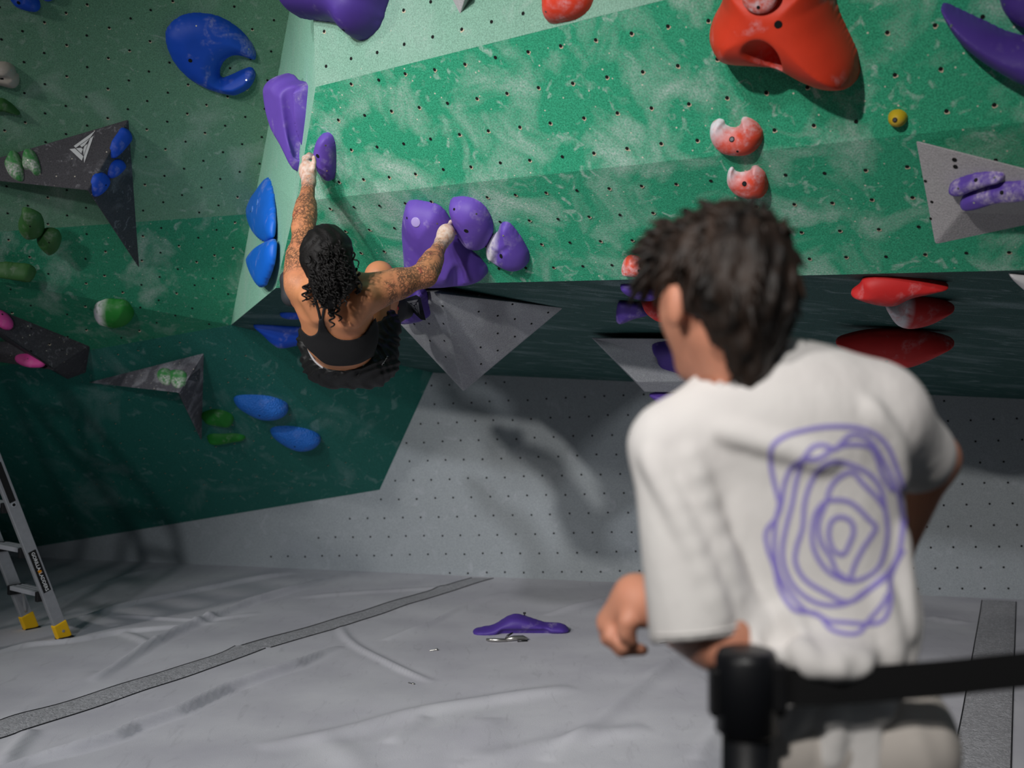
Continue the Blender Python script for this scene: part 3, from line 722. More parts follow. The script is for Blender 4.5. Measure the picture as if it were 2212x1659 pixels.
hold('climbing_hold', 'dark green bulb hold beside the wedge volume', 'green_hold', Plane(PA.hit(470, 905), nz(PA.n+np.array([0, -.6, .1]))), [(432, 896), (440, 880), (460, 870), (482, 874), (500, 890), (504, 908), (495, 924), (470, 922), (445, 916)], .06, both=True, group=G_GRN)
hold('climbing_hold', 'bright green sausage hold below the green bulb', 'green_hold', Plane(PA.hit(485, 950), nz(PA.n+np.array([0, -.6, .1]))), [(446, 940), (458, 930), (480, 931), (510, 930), (530, 940), (526, 952), (500, 957), (470, 962), (452, 958)], .05, both=True, group=G_GRN)

# ================================================================== volumes
def wedge(L, T, K, Bt, Qp, pl, prot, mat, label, group):
    b = [pl.hit(*p, -.01) for p in (L, T, Bt, Qp)]; k = pl.hit(*K, prot)
    o = poly('climbing_volume', b+[k], [(0, 1, 4), (1, 2, 4), (2, 3, 4), (3, 0, 4), (0, 3, 2, 1)], mat, label, 'climbing volume', group)
    return o, Plane.tri(b[0], b[1], k), Plane.tri(b[1], b[2], k)
GV = 'plywood volumes'
v1, v1a, v1b = wedge((-142, 377), (281, 252), (190, 412), (305, 586), (165, 372), PL, .24, 'vblack', 'black wedge volume with white triangle emblem on left wall', GV)
MAT['emblem'] = plain('white_vinyl', (205, 205, 208), .6); MAT['emblem_dark'] = plain('grey_vinyl', (84, 84, 90), .6)
emblem(v1a, [(150, 322), (206, 282), (182, 352)], 'emblem', v1)
hold('climbing_hold', 'chalky green blob hold left on the black wedge volume', 'green_chalk', v1a, [(9, 355), (14, 340), (24, 325), (36, 328), (44, 345), (48, 370), (47, 388), (38, 389), (20, 378)], .035, group=G_GRN, bolts=[(24, 352, 's')])
hold('climbing_hold', 'green kidney hold next to the chalky blob on black wedge', 'green_chalk', v1a, [(47, 345), (52, 325), (65, 321), (76, 332), (85, 360), (84, 374), (74, 377), (62, 365), (50, 362)], .035, group=G_GRN, bolts=[(60, 346, 's')])
hold('climbing_hold', 'topmost of three blue holds on the black wedge edge', 'blue', v1b, [(243, 340), (247, 312), (262, 288), (270, 278), (280, 282), (285, 300), (270, 322), (252, 340)], .03, group=G_BLUE)
hold('climbing_hold', 'middle of three blue holds on the black wedge edge', 'blue', v1b, [(236, 375), (243, 355), (256, 345), (268, 349), (271, 362), (255, 380), (240, 386)], .03, group=G_BLUE)
hold('climbing_hold', 'lowest of three blue holds on the black wedge edge', 'blue', v1b, [(202, 400), (208, 382), (222, 374), (234, 380), (238, 395), (226, 415), (208, 426), (202, 415)], .03, group=G_BLUE, bolts=[(229, 400, 'h', .004)])
v3, v3a, v3b = wedge((182, 826), (442, 760), (387, 849), (437, 956), (370, 820), PA, .26, 'vchalky', 'chalk-smeared black wedge volume on the teal overhang', GV)
emblem(v3b, [(404, 820), (434, 795), (431, 826)], 'emblem_dark', v3)
hold('climbing_hold', 'green two-ring hold, left half, on the chalk-smeared wedge', 'green_chalk', v3a, [(338, 812), (344, 800), (358, 794), (368, 800), (370, 818), (362, 830), (347, 826)], .028, group=G_GRN, bolts=[(356, 813, 's')])
hold('climbing_hold', 'green two-ring hold, right half, on the chalk-smeared wedge', 'green_chalk', v3a, [(366, 805), (378, 798), (396, 800), (402, 810), (396, 828), (382, 837), (370, 828)], .028, group=G_GRN, bolts=[(382, 816, 's')])
# lower-left black volume with pink holds
q = lambda x, y, o: Plane(PL2.p, PL2.n).hit(x, y, o)
va = [q(-110, 622, -.01), q(197, 746, -.01), q(114, 798, .22), q(104, 789, .23), q(-110, 612+30, .16), q(197, 806, -.02), q(150, 822, -.01), q(40, 760, -.02)]
va[4] = Plane.tri(va[0], va[1], va[3]).hit(-110, 645)
v2 = poly('climbing_volume', va, [(0, 1, 2, 3, 4), (1, 5, 2), (5, 6, 2), (6, 7, 3, 2), (7, 0, 4, 3), (0, 7, 6, 5, 1)], 'vblack', 'black folded volume with pink holds at the left edge', 'climbing volume', GV)
v2a = Plane.tri(va[0], va[1], va[3])
vb = [q(-110, 735, -.01), q(46, 738, .02), q(104, 790, .20), q(114, 798, .20), q(-110, 768, .10), q(60, 775, -.03)]
v2c = poly('wing_panel', vb, [(0, 1, 2, 3, 4), (1, 5, 3, 2), (5, 0, 4, 3), (0, 5, 1)], 'vblack', parent=v2)
v2b = Plane.tri(vb[1], vb[2], vb[4])
hold('climbing_hold', 'pink oval hold clipped by the left picture edge', 'pink', v2a, ellipse(8, 689, 27, 14, 42), .022, group='pink holds', bolts=[(5, 679, 'h', .005)])
hold('climbing_hold', 'flat pink oval hold lying on the lower black wing', 'pink', v2b, ellipse(64, 777, 33, 13, 8), .02, group='pink holds', bolts=[(60, 775, 's')])
# right light grey volume
b = [P1.hit(1968, 300, -.01), P2.hit(2006, 545, -.01), P2.hit(2380, 468, -.01), P1.hit(2330, 392, .10)]
v4a = Plane.tri(b[0], b[1], b[3]); k = v4a.hit(2075, 460)
v4 = poly('climbing_volume', b+[k], [(0, 1, 4), (0, 4, 3), (1, 2, 4), (2, 3, 4), (0, 3, 2), (0, 2, 1)], 'vlight', 'light grey faceted volume with two purple crimps at right edge', 'climbing volume', GV)
v4s = v4a
vol_holes(v4, v4a, [(2062, 345), (2064, 360)], .0075); vol_holes(v4, v4s, [(1989, 381), (1999, 391), (2013, 436), (2001, 475), (2010, 472)], .005)
hold('climbing_hold', 'shorter purple crimp rail on the light grey volume', 'purple_chalk', v4a, [(2049, 408), (2056, 396), (2080, 386), (2110, 378), (2150, 376), (2167, 381), (2163, 392), (2140, 398), (2105, 410), (2080, 420), (2060, 418)], .035, R=.02, group=G_PUR, bolts=[(2108, 389, 'b', .006), (2070, 407, 's'), (2148, 384, 's')])
hold('climbing_hold', 'longer purple crimp rail on the light grey volume\'s lower lip', 'purple_chalk', v4a, [(2074, 440), (2080, 424), (2110, 412), (2160, 400), (2212, 395), (2280, 395), (2285, 415), (2212, 432), (2160, 436), (2120, 448), (2090, 452)], .035, R=.02, group=G_PUR, bolts=[(2164, 416, 'b', .006), (2104, 438, 's')])
# small grey corner at the top, white-purple bit at right edge
t = [P0.hit(968, -8, -.01), P0.hit(992, 38, -.01), P0.hit(1030, -22, -.01), P0.hit(990, -60, -.01), P0.hit(1008, -14, .06)]
poly('climbing_volume', t, [(0, 1, 4), (1, 2, 4), (2, 3, 4), (3, 0, 4), (0, 3, 2, 1)], 'vlight', 'tip of a light grey volume at the top edge', 'climbing volume', GV)
hold('climbing_hold', 'white and purple plate hold at the far right below roof edge', 'white_hold', roofplane(2215, 594), [(2180, 593), (2215, 592), (2270, 594), (2275, 640), (2230, 636), (2205, 622)], .03, both=True, R=.03)
# roof volumes
ra, rb, rc_, rd, re_ = RF.hit(857, 701), RF.hit(886, 632), RF.hit(955, 630), RF.hit(1217, 675), RF.hit(1010, 740)
tip = PT(1001, 846, 4.95); tipm = PT(1001, 768, 4.72)
for_v = [ra+[0, 0, .02], rb+[0, 0, .02], rc_+[0, 0, .02], rd+[0, 0, .02], re_+[0, 0, .02], tip, PT(862, 697, 4.86), PT(951, 634, 4.42)]
MAT['vroof'] = wall_paint('dusty_dark_grey_volume_paint', (146, 148, 154), .5, 5, speck=.5, thr=.54, grain=.1)
v5 = poly('climbing_volume', for_v, [(0, 1, 7, 6), (1, 2, 7), (6, 7, 5), (7, 2, 3), (7, 3, 5), (3, 4, 5), (4, 0, 6, 5), (0, 4, 3, 2, 1)], 'vroof', 'big grey pyramid volume hanging point-down from the roof', 'climbing volume', GV)
v5l = Plane.tri(for_v[6], for_v[7], tip); v5r = Plane.tri(for_v[7], for_v[3], tip)
vol_holes(v5, v5l, [(895, 700), (927, 699), (958, 699), (956, 661), (924, 662), (929, 736), (960, 736), (963, 771)], .005)
vol_holes(v5, v5r, [(1035, 638), (1075, 682), (1034, 673), (1107, 657), (1148, 699), (1112, 689), (1075, 720), (1112, 727), (1075, 757), (1038, 750), (1039, 786), (1184, 675)], .005)
MAT['gloss_black'] = plain('glossy_black', (22, 24, 34), .35, spec=.5)
fh = hold('climbing_hold', 'purple foothold with black triangular cap under the climber\'s shoe', 'purple_dark', v5l, [(866, 694), (862, 672), (868, 650), (884, 640), (905, 638), (912, 660), (918, 690), (905, 697), (885, 700)], .07, R=.04, lift=.5, group=G_PUR)
capP = Plane(v5l.hit(890, 664, .07), nz(v5l.n+np.array([-.1, -.3, .3])))
cp = poly('black_cap', [capP.hit(866, 648), capP.hit(899, 637), capP.hit(908, 642), capP.hit(920, 692), capP.hit(910, 691), capP.hit(868, 652)]+[capP.hit(866, 648, -.03), capP.hit(899, 637, -.03), capP.hit(908, 642, -.03), capP.hit(920, 692, -.03), capP.hit(910, 691, -.03), capP.hit(868, 652, -.03)],
          [tuple(range(6)), tuple(range(6, 12))]+[(i, (i+1) % 6, 6+(i+1) % 6, 6+i) for i in range(6)], 'gloss_black', parent=fh, w=.002)
emblem(capP, [(874, 652), (903, 647), (908, 682)], 'emblem_dark', cp, .001)
u = [RF.hit(1276, 733)+[0, 0, .01], RF.hit(1692, 738)+[0, 0, .01], PT(1604, 824, 5.25), PT(1374, 824, 5.25), PT(1392, 847, 5.33), PT(1592, 850, 5.33), RF.hit(1600, 780)+[0, 0, .02], RF.hit(1390, 780)+[0, 0, .02]]
v6 = poly('climbing_volume', u, [(0, 1, 2, 3), (3, 2, 5, 4), (4, 5, 6, 7), (0, 3, 4, 7), (1, 6, 5, 2), (0, 7, 6, 1)], 'vroof', 'flat-bottomed grey trough volume on the roof behind the man', 'climbing volume', GV)
v6a = Plane.tri(u[0], u[1], u[2])
hold('climbing_hold', 'dark purple half-disc hold on the grey trough volume', 'purple_dark', v6a, [(1420, 742), (1418, 770), (1428, 800), (1455, 826), (1495, 836), (1540, 830), (1570, 800), (1575, 742)], .06, R=.05, lift=.2, group=G_PUR)
hold('climbing_hold', 'purple half-disc hold hanging below the grey trough volume', 'purple', Plane(PT(1460, 860, 5.4), (0, -1, -.2)), [(1412, 850), (1420, 872), (1440, 900), (1480, 915), (1530, 905), (1560, 850)], .06, both=True, R=.05, group=G_PUR)
vol_holes(v6, v6a, [(1376, 772), (1419, 811), (1330, 752)], .006)
# ================================================================== things on the floor
def bvh_of(V, Q): return BVHTree.FromPolygons([tuple(v) for v in V], [tuple(int(i) for i in q) for q in Q])
def cast(bvh, px, py):
    h = bvh.ray_cast(Vector(C0), Vector(nz(ray(px, py))))
    return (None, None) if h[0] is None else (np.array(h[0]), np.array(h[1]))
fz = lambda x, y: float(floor_z(np.array([[x, y, 0]]))[0])
fp = ground(1125, 1369)
fh2 = hold('loose_climbing_hold', 'loose purple arched hold lying on the grey canvas floor', 'purple_dark', Plane(fp+[0, .06, 0], (0, -1, 0)),
     [(1020, 1366), (1030, 1357), (1065, 1350), (1090, 1335), (1105, 1328), (1125, 1328), (1150, 1336), (1180, 1345), (1212, 1347), (1228, 1356), (1230, 1363), (1215, 1368), (1185, 1368), (1130, 1367), (1090, 1368), (1065, 1373), (1035, 1373)],
     .075, both=True, R=.035, lift=0, group=G_PUR, cuts=[((1088, 1368, .062), (1178, 1364, .062), .034, .024)])
p = PT(1133, 1331, fp[1]+.06)
v, f = lathe([(.004, -.02), (.004, .012), (.008, .013), (.008, .020)], p, (0, 0, 1), 10); obj('bolt', v, f, 'metal', fh2)
# locking pliers
g0 = ground(1095, 1381); z0 = fz(g0[0], g0[1])
pl_ = thing('locking_pliers', 'steel locking pliers lying in front of the loose purple hold', 'pliers', (g0[0], g0[1], z0))
G = lambda px, py, z=0: np.array([ground(px, py)[0], ground(px, py)[1], z0+z])
v, f = tube([G(1096, 1384, .010), G(1075, 1385, .012), G(1060, 1384, .010), G(1051, 1383, .010)], [.008, .009, .009, .006], 8); obj('fixed_handle', v, f, 'steel', pl_, True)
v, f = tube([G(1092, 1384, .014), G(1097, 1383, .03), G(1108, 1383, .045)], [.005, .006, .004], 8); obj('lever_handle', v, f, 'metal', pl_, True)
v, f = tube([G(1094, 1384, .012), G(1110, 1383, .018), G(1130, 1382, .018), G(1139, 1382, .010)], [.010, .013, .012, .007], 8); obj('jaw_head', v, f, 'steel', pl_, True)
v, f = tube([G(1118, 1385, .008), G(1139, 1384, .006)], [.006, .005], 8); obj('lower_jaw', v, f, 'metal', pl_, True)
for i, (a, b, r, lab) in enumerate((((928, 1406), (945, 1403), .0045, 'small loose screw with bright head left of the pliers'), ((882, 1474), (894, 1477), .0035, 'tiny loose screw nearest the camera on the canvas'), ((1425, 1390), (1462, 1387), .003, 'thin dark stick on the canvas beside the white sleeve'))):
    A = ground(*a); B = ground(*b); A[2] = fz(A[0], A[1])+r; B[2] = fz(B[0], B[1])+r
    if i < 2: v, f = tube([A, A*.25+B*.75, A*.24+B*.76, B], [r*.55, r*.55, r*1.4, r*1.4], 8)
    else: v, f = tube([A, (A+B)/2+[0, 0, .002], B], [r*.6, r, r*.7], 6)
    tag(obj('loose_screw' if i < 2 else 'twig', v, f, 'steel' if i < 2 else 'metal', None, True, A), lab, 'screw' if i < 2 else 'stick')

# ================================================================== ladder
MAT['alu'] = plain('brushed_aluminium', (176, 178, 182), .45, .55, grain=.12, gs=40)
MAT['tread'] = plain('ribbed_aluminium', (196, 198, 204), .5, .45)
MAT['blackplastic'] = plain('black_plastic', (20, 20, 22), .5)
MAT['yellow_cap'] = plain('yellow_plastic', (244, 190, 12), .5)
MAT['decal'] = plain('black_decal', (14, 14, 14), .6); MAT['decal_white'] = plain('white_lettering', (235, 235, 235), .6); MAT['decal_orange'] = plain('orange_print', (232, 150, 20), .6)
RF0 = ground(139, 1381); LF0 = ground(68, 1361)
RF0[2] = fz(RF0[0], RF0[1]); LF0[2] = RF0[2]
wdir = nz([RF0[0]-LF0[0], RF0[1]-LF0[1], 0]); ldir = np.array([-wdir[1]*-1, 0, 0])
ldir = nz(np.array([wdir[1], -wdir[0], 0])); ldir = ldir if ldir[1] < 0 else -ldir
LEAN = .38; TOP = 1.55
lad = thing('stepladder', 'aluminium A-frame ladder with yellow feet at the left edge', 'ladder', (RF0+LF0)/2)
def railpt(base, t, side=1):
    if side > 0: return base+ldir*LEAN*t+np.array([0, 0, t])
    return base+ldir*(LEAN*TOP*2-LEAN*t)+np.array([0, 0, t])
for base, sgn in ((RF0, 1), (LF0, -1)):
    for side in (1, -1):
        v, f = box_between(railpt(base, .05, side), railpt(base, TOP, side), .026, .062, ldir)
        r_ = bevel(obj('rail', v, f, 'alu', lad), .004)
        a = railpt(base, .0, side); b = railpt(base, .085, side)
        v, f = box_between(a, b, .036, .072, ldir); ft = bevel(obj('foot', v, f, 'yellow_cap', lad), .006)
        v, f = box_between(a-[0, 0, .004], a+[0, 0, .010], .04, .08, ldir); obj('foot_pad', v, f, 'blackplastic', ft)
        q2 = (a+b)/2+wdir*sgn*.0185; v, f = lathe([(.007, 0), (.007, .003)], q2, wdir*sgn, 12); obj('rivet', v, f, 'alu', ft)
def railmid(t): return railpt(RF0, t), railpt(LF0, t)
for t in (.24, .47, .70, .93, 1.16, 1.39):
    a, b = railmid(t)
    v, f = box_between(b+wdir*.014, a-wdir*.014, .085, .022, (0, 0, 1))
    st = bevel(obj('step', v, f, 'tread', lad), .003)
    for k in (-.025, 0, .025):
        off = nz(np.cross(wdir, (0, 0, 1)))*k
        v, f = box_between(b+off+wdir*.03+[0, 0, .011], a+off-wdir*.03+[0, 0, .011], .010, .003, (0, 0, 1)); obj('tread_rib', v, f, 'alu', st)
    for e, s_ in ((a, -1), (b, 1)):
        v, f = box_between(e+wdir*s_*.012+[0, 0, -.012], e+wdir*s_*.036+[0, 0, -.012], .092, .05, (0, 0, 1)); bevel(obj('end_cap', v, f, 'blackplastic', st), .004)
a, b = railmid(.24); a2, b2 = railmid(.10)
for p_, q_, s_ in ((a, a2, -1), (b, b2, 1)):
    m = (p_+q_)/2+wdir*s_*.045
    pts = catmull([p_+wdir*s_*.085+[0, 0, -.02], m+[0, 0, .01], q_+wdir*s_*.012], 8, False)
    v, f = tube(pts, .008, 6); obj('brace', v, f, 'alu', lad, True)
# decals on the outer face of the near rail
axr = nz(railpt(RF0, 1)-RF0); nrm = wdir; yax = nz(np.cross(nrm, -axr)); xax = -axr
FP = Plane(railpt(RF0, .5)+nrm*.0133, nrm)
def rail_at(py):
    lo_, hi_ = 0, 1.5
    for _ in range(40):
        m = (lo_+hi_)/2
        if project(railpt(RF0, m))[1] > py: lo_ = m
        else: hi_ = m
    return lo_
t0, t1 = rail_at(1190), rail_at(1277)
c0, c1 = railpt(RF0, t0)+nrm*.0138, railpt(RF0, t1)+nrm*.0138
v, f = box_between(c0, c1, .0012, .040, yax)
dec = obj('brand_sticker', v, f, 'decal', lad)
def text_mesh(txt, size, origin, xa, ya, na, mat, parent, name='lettering'):
    cu = bpy.data.curves.new('t', 'FONT'); cu.body = txt; cu.size = size; cu.align_x = 'CENTER'; cu.align_y = 'CENTER'; cu.resolution_u = 2; cu.offset = .0004
    o = bpy.data.objects.new('t', cu); COL.objects.link(o); dg = bpy.context.evaluated_depsgraph_get()
    me = bpy.data.meshes.new_from_object(o.evaluated_get(dg)); bpy.data.objects.remove(o)
    V = np.array([v_.co[:] for v_ in me.vertices]); Fc = [tuple(p_.vertices) for p_ in me.polygons]
    W = np.asarray(origin)+V[:, :1]*xa+V[:, 1:2]*ya+na*.001
    return obj(name, W, Fc, mat, parent)
Ls = np.linalg.norm(c1-c0); mid = (c0+c1)/2
text_mesh('GORILLA', .0245, c0+(c1-c0)*.25, xax, yax, nrm, 'decal_white', dec)
text_mesh('LADDERS', .0245, c0+(c1-c0)*.755, xax, yax, nrm, 'decal_white', dec)
V = [c0+(c1-c0)*.505+xax*a_*.011+yax*b_*.011+nrm*.001 for a_, b_ in ((-1, -.4), (-.5, .6), (.2, 1), (.5, .3), (1, .5), (1, -.2), (.4, -.3), (.6, -1), (0, -.6), (-.6, -1))]
obj('orange_emblem', V, [tuple(range(10))], 'decal_orange', dec)
t0, t1 = rail_at(1000), rail_at(1084)
v, f = box_between(railpt(RF0, t0)+nrm*.0138, railpt(RF0, t1)+nrm*.0138, .0012, .032, yax); obj('black_sticker', v, f, 'decal', lad)
q2 = railpt(RF0, rail_at(1090))+nrm*.0132; v, f = lathe([(.012, 0), (.012, .0015)], q2, nrm, 14); hh_ = obj('pivot_ring', v, f, 'tread', lad)
v, f = lathe([(.008, .001), (.008, .0022)], q2, nrm, 14); obj('pivot_hole', v, f, 'hole', hh_)
v, f = box_between(railpt(RF0, TOP)+ldir*.0+wdir*.02, railpt(LF0, TOP)-wdir*.02, .10, .06, (0, 0, 1)); bevel(obj('top_cap', v, f, 'blackplastic', lad), .008)

# ================================================================== belt barrier
MAT['belt'] = plain('black_webbing', (13, 13, 15), .8, grain=.3, gs=300, bump=.3)
MAT['postblack'] = plain('black_powder_coat', (18, 19, 23), .42, spec=.45)
bx, by = PT(1612, 1500, 1.385)[:2]
ztop = PT(1612, 1402, 1.385)[2]
def stanchion(x, y, label):
    s_ = thing('belt_stanchion', label, 'barrier post', (x, y, -.15), 'belt barrier posts')
    o = np.array([x, y, -.15]); Hs = ztop+.15
    for nm, pr in (('post', [(.0315, .02), (.0315, Hs-.11)]), ('base_plate', [(.17, 0), (.17, .012), (.15, .022), (.05, .03), (.034, .04)]),
                   ('head', [(.034, Hs-.11), (.040, Hs-.105), (.040, Hs-.012), (.036, Hs-.002), (.030, Hs)])):
        v, f = lathe(pr, o, (0, 0, 1), 32); obj(nm, v, f, 'postblack', s_, True)
    for an in (math.pi, 0, math.pi/2):
        d_ = np.array([math.cos(an), math.sin(an), 0]); c_ = o+d_*.040+[0, 0, Hs-.055]
        v, f = box_between(c_-[0, 0, .031], c_+[0, 0, .031], .026, .016, d_); bevel(obj('belt_slot', v, f, 'blackplastic', s_), .003)
    return s_
st1 = stanchion(bx, by, 'black belt barrier post beside the man in white')
end = PT(2560, 1418, 1.42)
st2 = stanchion(end[0]+.06, end[1], 'black belt barrier post holding the far belt end, outside the picture')
pth = [PT(1650, 1483, 1.372), PT(1690, 1483, 1.372), PT(1780, 1484, 1.376), PT(1900, 1476, 1.385), PT(2050, 1464, 1.395), PT(2212, 1447, 1.405), end]
pth = catmull(pth, 60, False); V = []; Fc = []
hw = .0238
for i, p_ in enumerate(pth):
    for dy, dz in ((-.001, -hw), (-.001, hw), (.001, hw), (.001, -hw)): V.append(p_+[0, dy, dz])
for i in range(len(pth)-1):
    for k in range(4): Fc.append((i*4+k, i*4+(k+1) % 4, (i+1)*4+(k+1) % 4, (i+1)*4+k))
blt = tag(obj('barrier_belt', V, Fc, 'belt', None, False, pth[0]), 'black webbing belt stretched behind the man\'s waist', 'belt')
v, f = box_between(PT(1668, 1483, 1.368)-[0, 0, .031], PT(1668, 1483, 1.368)+[0, 0, .031], .036, .022, (0, 1, 0)); bevel(obj('belt_clip', v, f, 'blackplastic', blt), .004)
# ================================================================== people
def attr(o, name, vals):
    a = o.data.attributes.new(name, 'FLOAT', 'POINT'); a.data.foreach_set('value', np.asarray(vals, np.float32))
def segdist(V, a, b):
    a = np.asarray(a); ba = np.asarray(b)-a; t = np.clip(((V-a)@ba)/np.dot(ba, ba), 0, 1)
    return np.linalg.norm(V-a-t[:, None]*ba, axis=1), t
def skin(name, c, tattoo=False, blush=(200, 120, 95)):
    m = N(name); base = m.mix(m.ramp(m.noise(9, 3), .35, .7), s2l(c), s2l(blush))
    base = m.mix(.35, s2l(c), base)
    if tattoo:
        at = m.new('ShaderNodeAttribute', attribute_name='tat').outputs['Fac']
        v = m.voro(52, 'DISTANCE_TO_EDGE'); ln = m.ramp(v.outputs['Distance'], .03, .10, 1, 0)
        w = m.ramp(m.noise(58, 3, (1, 1, 1), .6, 2.4), .47, .55)
        zone = m.ramp(m.noise(13, 2, (1, 1, 1), .5, .6), .36, .46)
        ink = m.math('MULTIPLY', m.math('MAXIMUM', m.math('MULTIPLY', ln, .8), m.math('MULTIPLY', w, .85)), zone)
        rosez = m.ramp(m.noise(17, 2), .63, .68)
        base = m.mix(m.math('MULTIPLY', m.math('MULTIPLY', rosez, at), .7), base, s2l((176, 74, 66)))
        base = m.mix(m.math('MULTIPLY', m.math('MULTIPLY', ink, at), .86), base, s2l((42, 44, 40)))
        ch = m.new('ShaderNodeAttribute', attribute_name='chalk').outputs['Fac']
        base = m.mix(m.math('MULTIPLY', ch, m.ramp(m.noise(60, 3), .2, .6)), base, s2l((232, 218, 208)))
    m.col(base); m.b.inputs['Subsurface Weight'].default_value = .08; m.b.inputs['Subsurface Radius'].default_value = (.01, .004, .002)
    return m.set(.5, 0, .4)
MAT['skin_f'] = skin('tan_skin', (198, 134, 92), True); MAT['skin_m'] = skin('fair_skin', (214, 150, 122))
MAT['hair_f'] = plain('black_curly_hair', (19, 16, 15), .62, spec=.28, grain=.5, gs=70, bump=.8)
hm = N('dark_brown_hair'); hm.col(hm.mix(hm.ramp(hm.noise(30, 4, (1, 1, .3)), .4, .68), s2l((20, 15, 12)), s2l((56, 41, 32)))); hm.bump(hm.noise(120, 3, (1, 1, .25)), .8, .004)
MAT['hair_m'] = hm.set(.55, 0, .35)
MAT['bra'] = plain('black_stretch_fabric', (20, 19, 21), .75, grain=.2, gs=200, bump=.2)
MAT['shorts'] = plain('black_shorts_fabric', (16, 16, 17), .6, grain=.3, gs=50, bump=.4)
MAT['waist'] = plain('silver_waistband', (150, 148, 150), .6)
MAT['shoe'] = plain('charcoal_rubber', (52, 54, 58), .6); MAT['shoe_red'] = plain('coral_pull_tab', (232, 84, 88), .6); MAT['sole'] = plain('mauve_rubber_sole', (120, 82, 92), .7)
tee = N('white_cotton'); tee.col(tee.mix(tee.ramp(tee.noise(5, 3), .3, .7), s2l((226, 221, 219)), s2l((236, 233, 230)))); tee.bump(tee.noise(14, 3, (1, 1, .5)), .35, .02); MAT['tee'] = tee.set(.85, 0, .2)
MAT['print'] = plain('purple_ink_print', (150, 138, 214), .85)
MAT['pants'] = plain('off_white_trousers', (214, 206, 198), .85, grain=.1, gs=12, bump=.2)
MAT['lips'] = plain('nail_pink', (214, 140, 130), .5)

# ------------------------------------------------------------------ climber
c_root = thing('person', 'climber in a black sports top and shorts hanging from purple holds', 'person', PT(745, 800, 4.0))
lo = np.array([-1.06, 3.36, 1.18]); hi = np.array([-.16, 4.70, 2.30])
fb_ = Field(lo, hi, .0048)
sh_l, el_l, wr_l = PT(646, 612, 3.67), PT(656, 490, 3.83), PT(667, 392, 3.99)
sh_r, el_r, wr_r = PT(808, 630, 3.68), PT(918, 594, 3.80), PT(955, 522, 3.97)
neck = PT(708, 628, 3.63); tr0, tr1, tr2, pel = PT(722, 652, 3.72), PT(734, 722, 3.82), PT(744, 774, 3.93), PT(757, 785, 4.03)
head_c = PT(706, 560, 3.55)
def torso(fb_):
    fb_.cap(tr0, tr1, .138, .118, .03, (1, .72, .9)); fb_.cap(tr1, tr2, .118, .104, .04, (1, .74, .72)); fb_.ell(pel, (.135, .10, .066), .04)
    fb_.cap(PT(668, 622, 3.68), PT(792, 634, 3.69), .058, .058, .05)
    for a, b, r in ((PT(668, 640, 3.60), PT(690, 680, 3.63), .035), (PT(790, 640, 3.61), PT(765, 690, 3.65), .04)): fb_.cap(a, b, r, r*.7, .05)   # shoulder blades
torso(fb_)
fb_.cap(PT(708, 640, 3.66), PT(707, 585, 3.60), .055, .048, .04)
fb_.ell(head_c, (.074, .09, .098), .02); fb_.ell(head_c+[0, .06, .02], (.055, .05, .07), .03); fb_.cap(head_c+[0, .10, .03], head_c+[0, .118, .01], .010, .013, .02)
for (a, b, r0, r1, r2, c, k) in ((sh_l, el_l, .050, .046, .037, wr_l, 0), (sh_r, el_r, .054, .047, .040, wr_r, 1)):
    fb_.cap(a, b, r0, r2, .04); fb_.cap(a*.55+b*.45, a*.8+b*.2, r1, r1*.98, .04)
    fb_.cap(b, c, r2, .0235, .03); fb_.cap(b*.75+c*.25, b*.55+c*.45, .0405, .034, .03)
# left hand: fingers hooked round the fin hold, thumb up its side
def hand(fb_, wrist, palm_end, fingers, thumb, fr=.0085):
    fb_.cap(wrist, palm_end, .024, .026, .02); 
    m = wrist*.3+palm_end*.7; fb_.ell(m, (.032, .030, .036), .02)
    for chain in fingers+[thumb]:
        for i in range(len(chain)-1):
            fb_.cap(chain[i], chain[i+1], fr*(1.15-.08*i), fr*(1.05-.08*i), .006)
pe = PT(664, 362, 4.03)
hand(fb_, wr_l, pe, [[PT(661-1.5*i, 366-3*i, 4.03+.012*i), PT(660-.8*i, 350-3*i, 4.04+.014*i), PT(668, 340-2*i, 4.065+.014*i), PT(677, 343-2*i, 4.075+.014*i)] for i in range(4)],
     [PT(671, 378, 4.0), PT(677, 362, 3.995), PT(678.5, 350, 4.0), PT(678, 339, 4.01)])
pe = PT(966, 500, 4.01)
hand(fb_, wr_r, pe, [[PT(965+1.2*i, 502+3.5*i, 4.01+.006*i), PT(969+1.5*i, 488+5*i, 4.02+.008*i), PT(974+1.5*i, 480+6*i, 4.05+.008*i), PT(980+1.5*i, 486+6*i, 4.075+.006*i)] for i in range(4)],
     [PT(960, 522, 3.98), PT(969, 521, 3.99), PT(976, 515, 4.02), PT(980, 508, 4.04)])
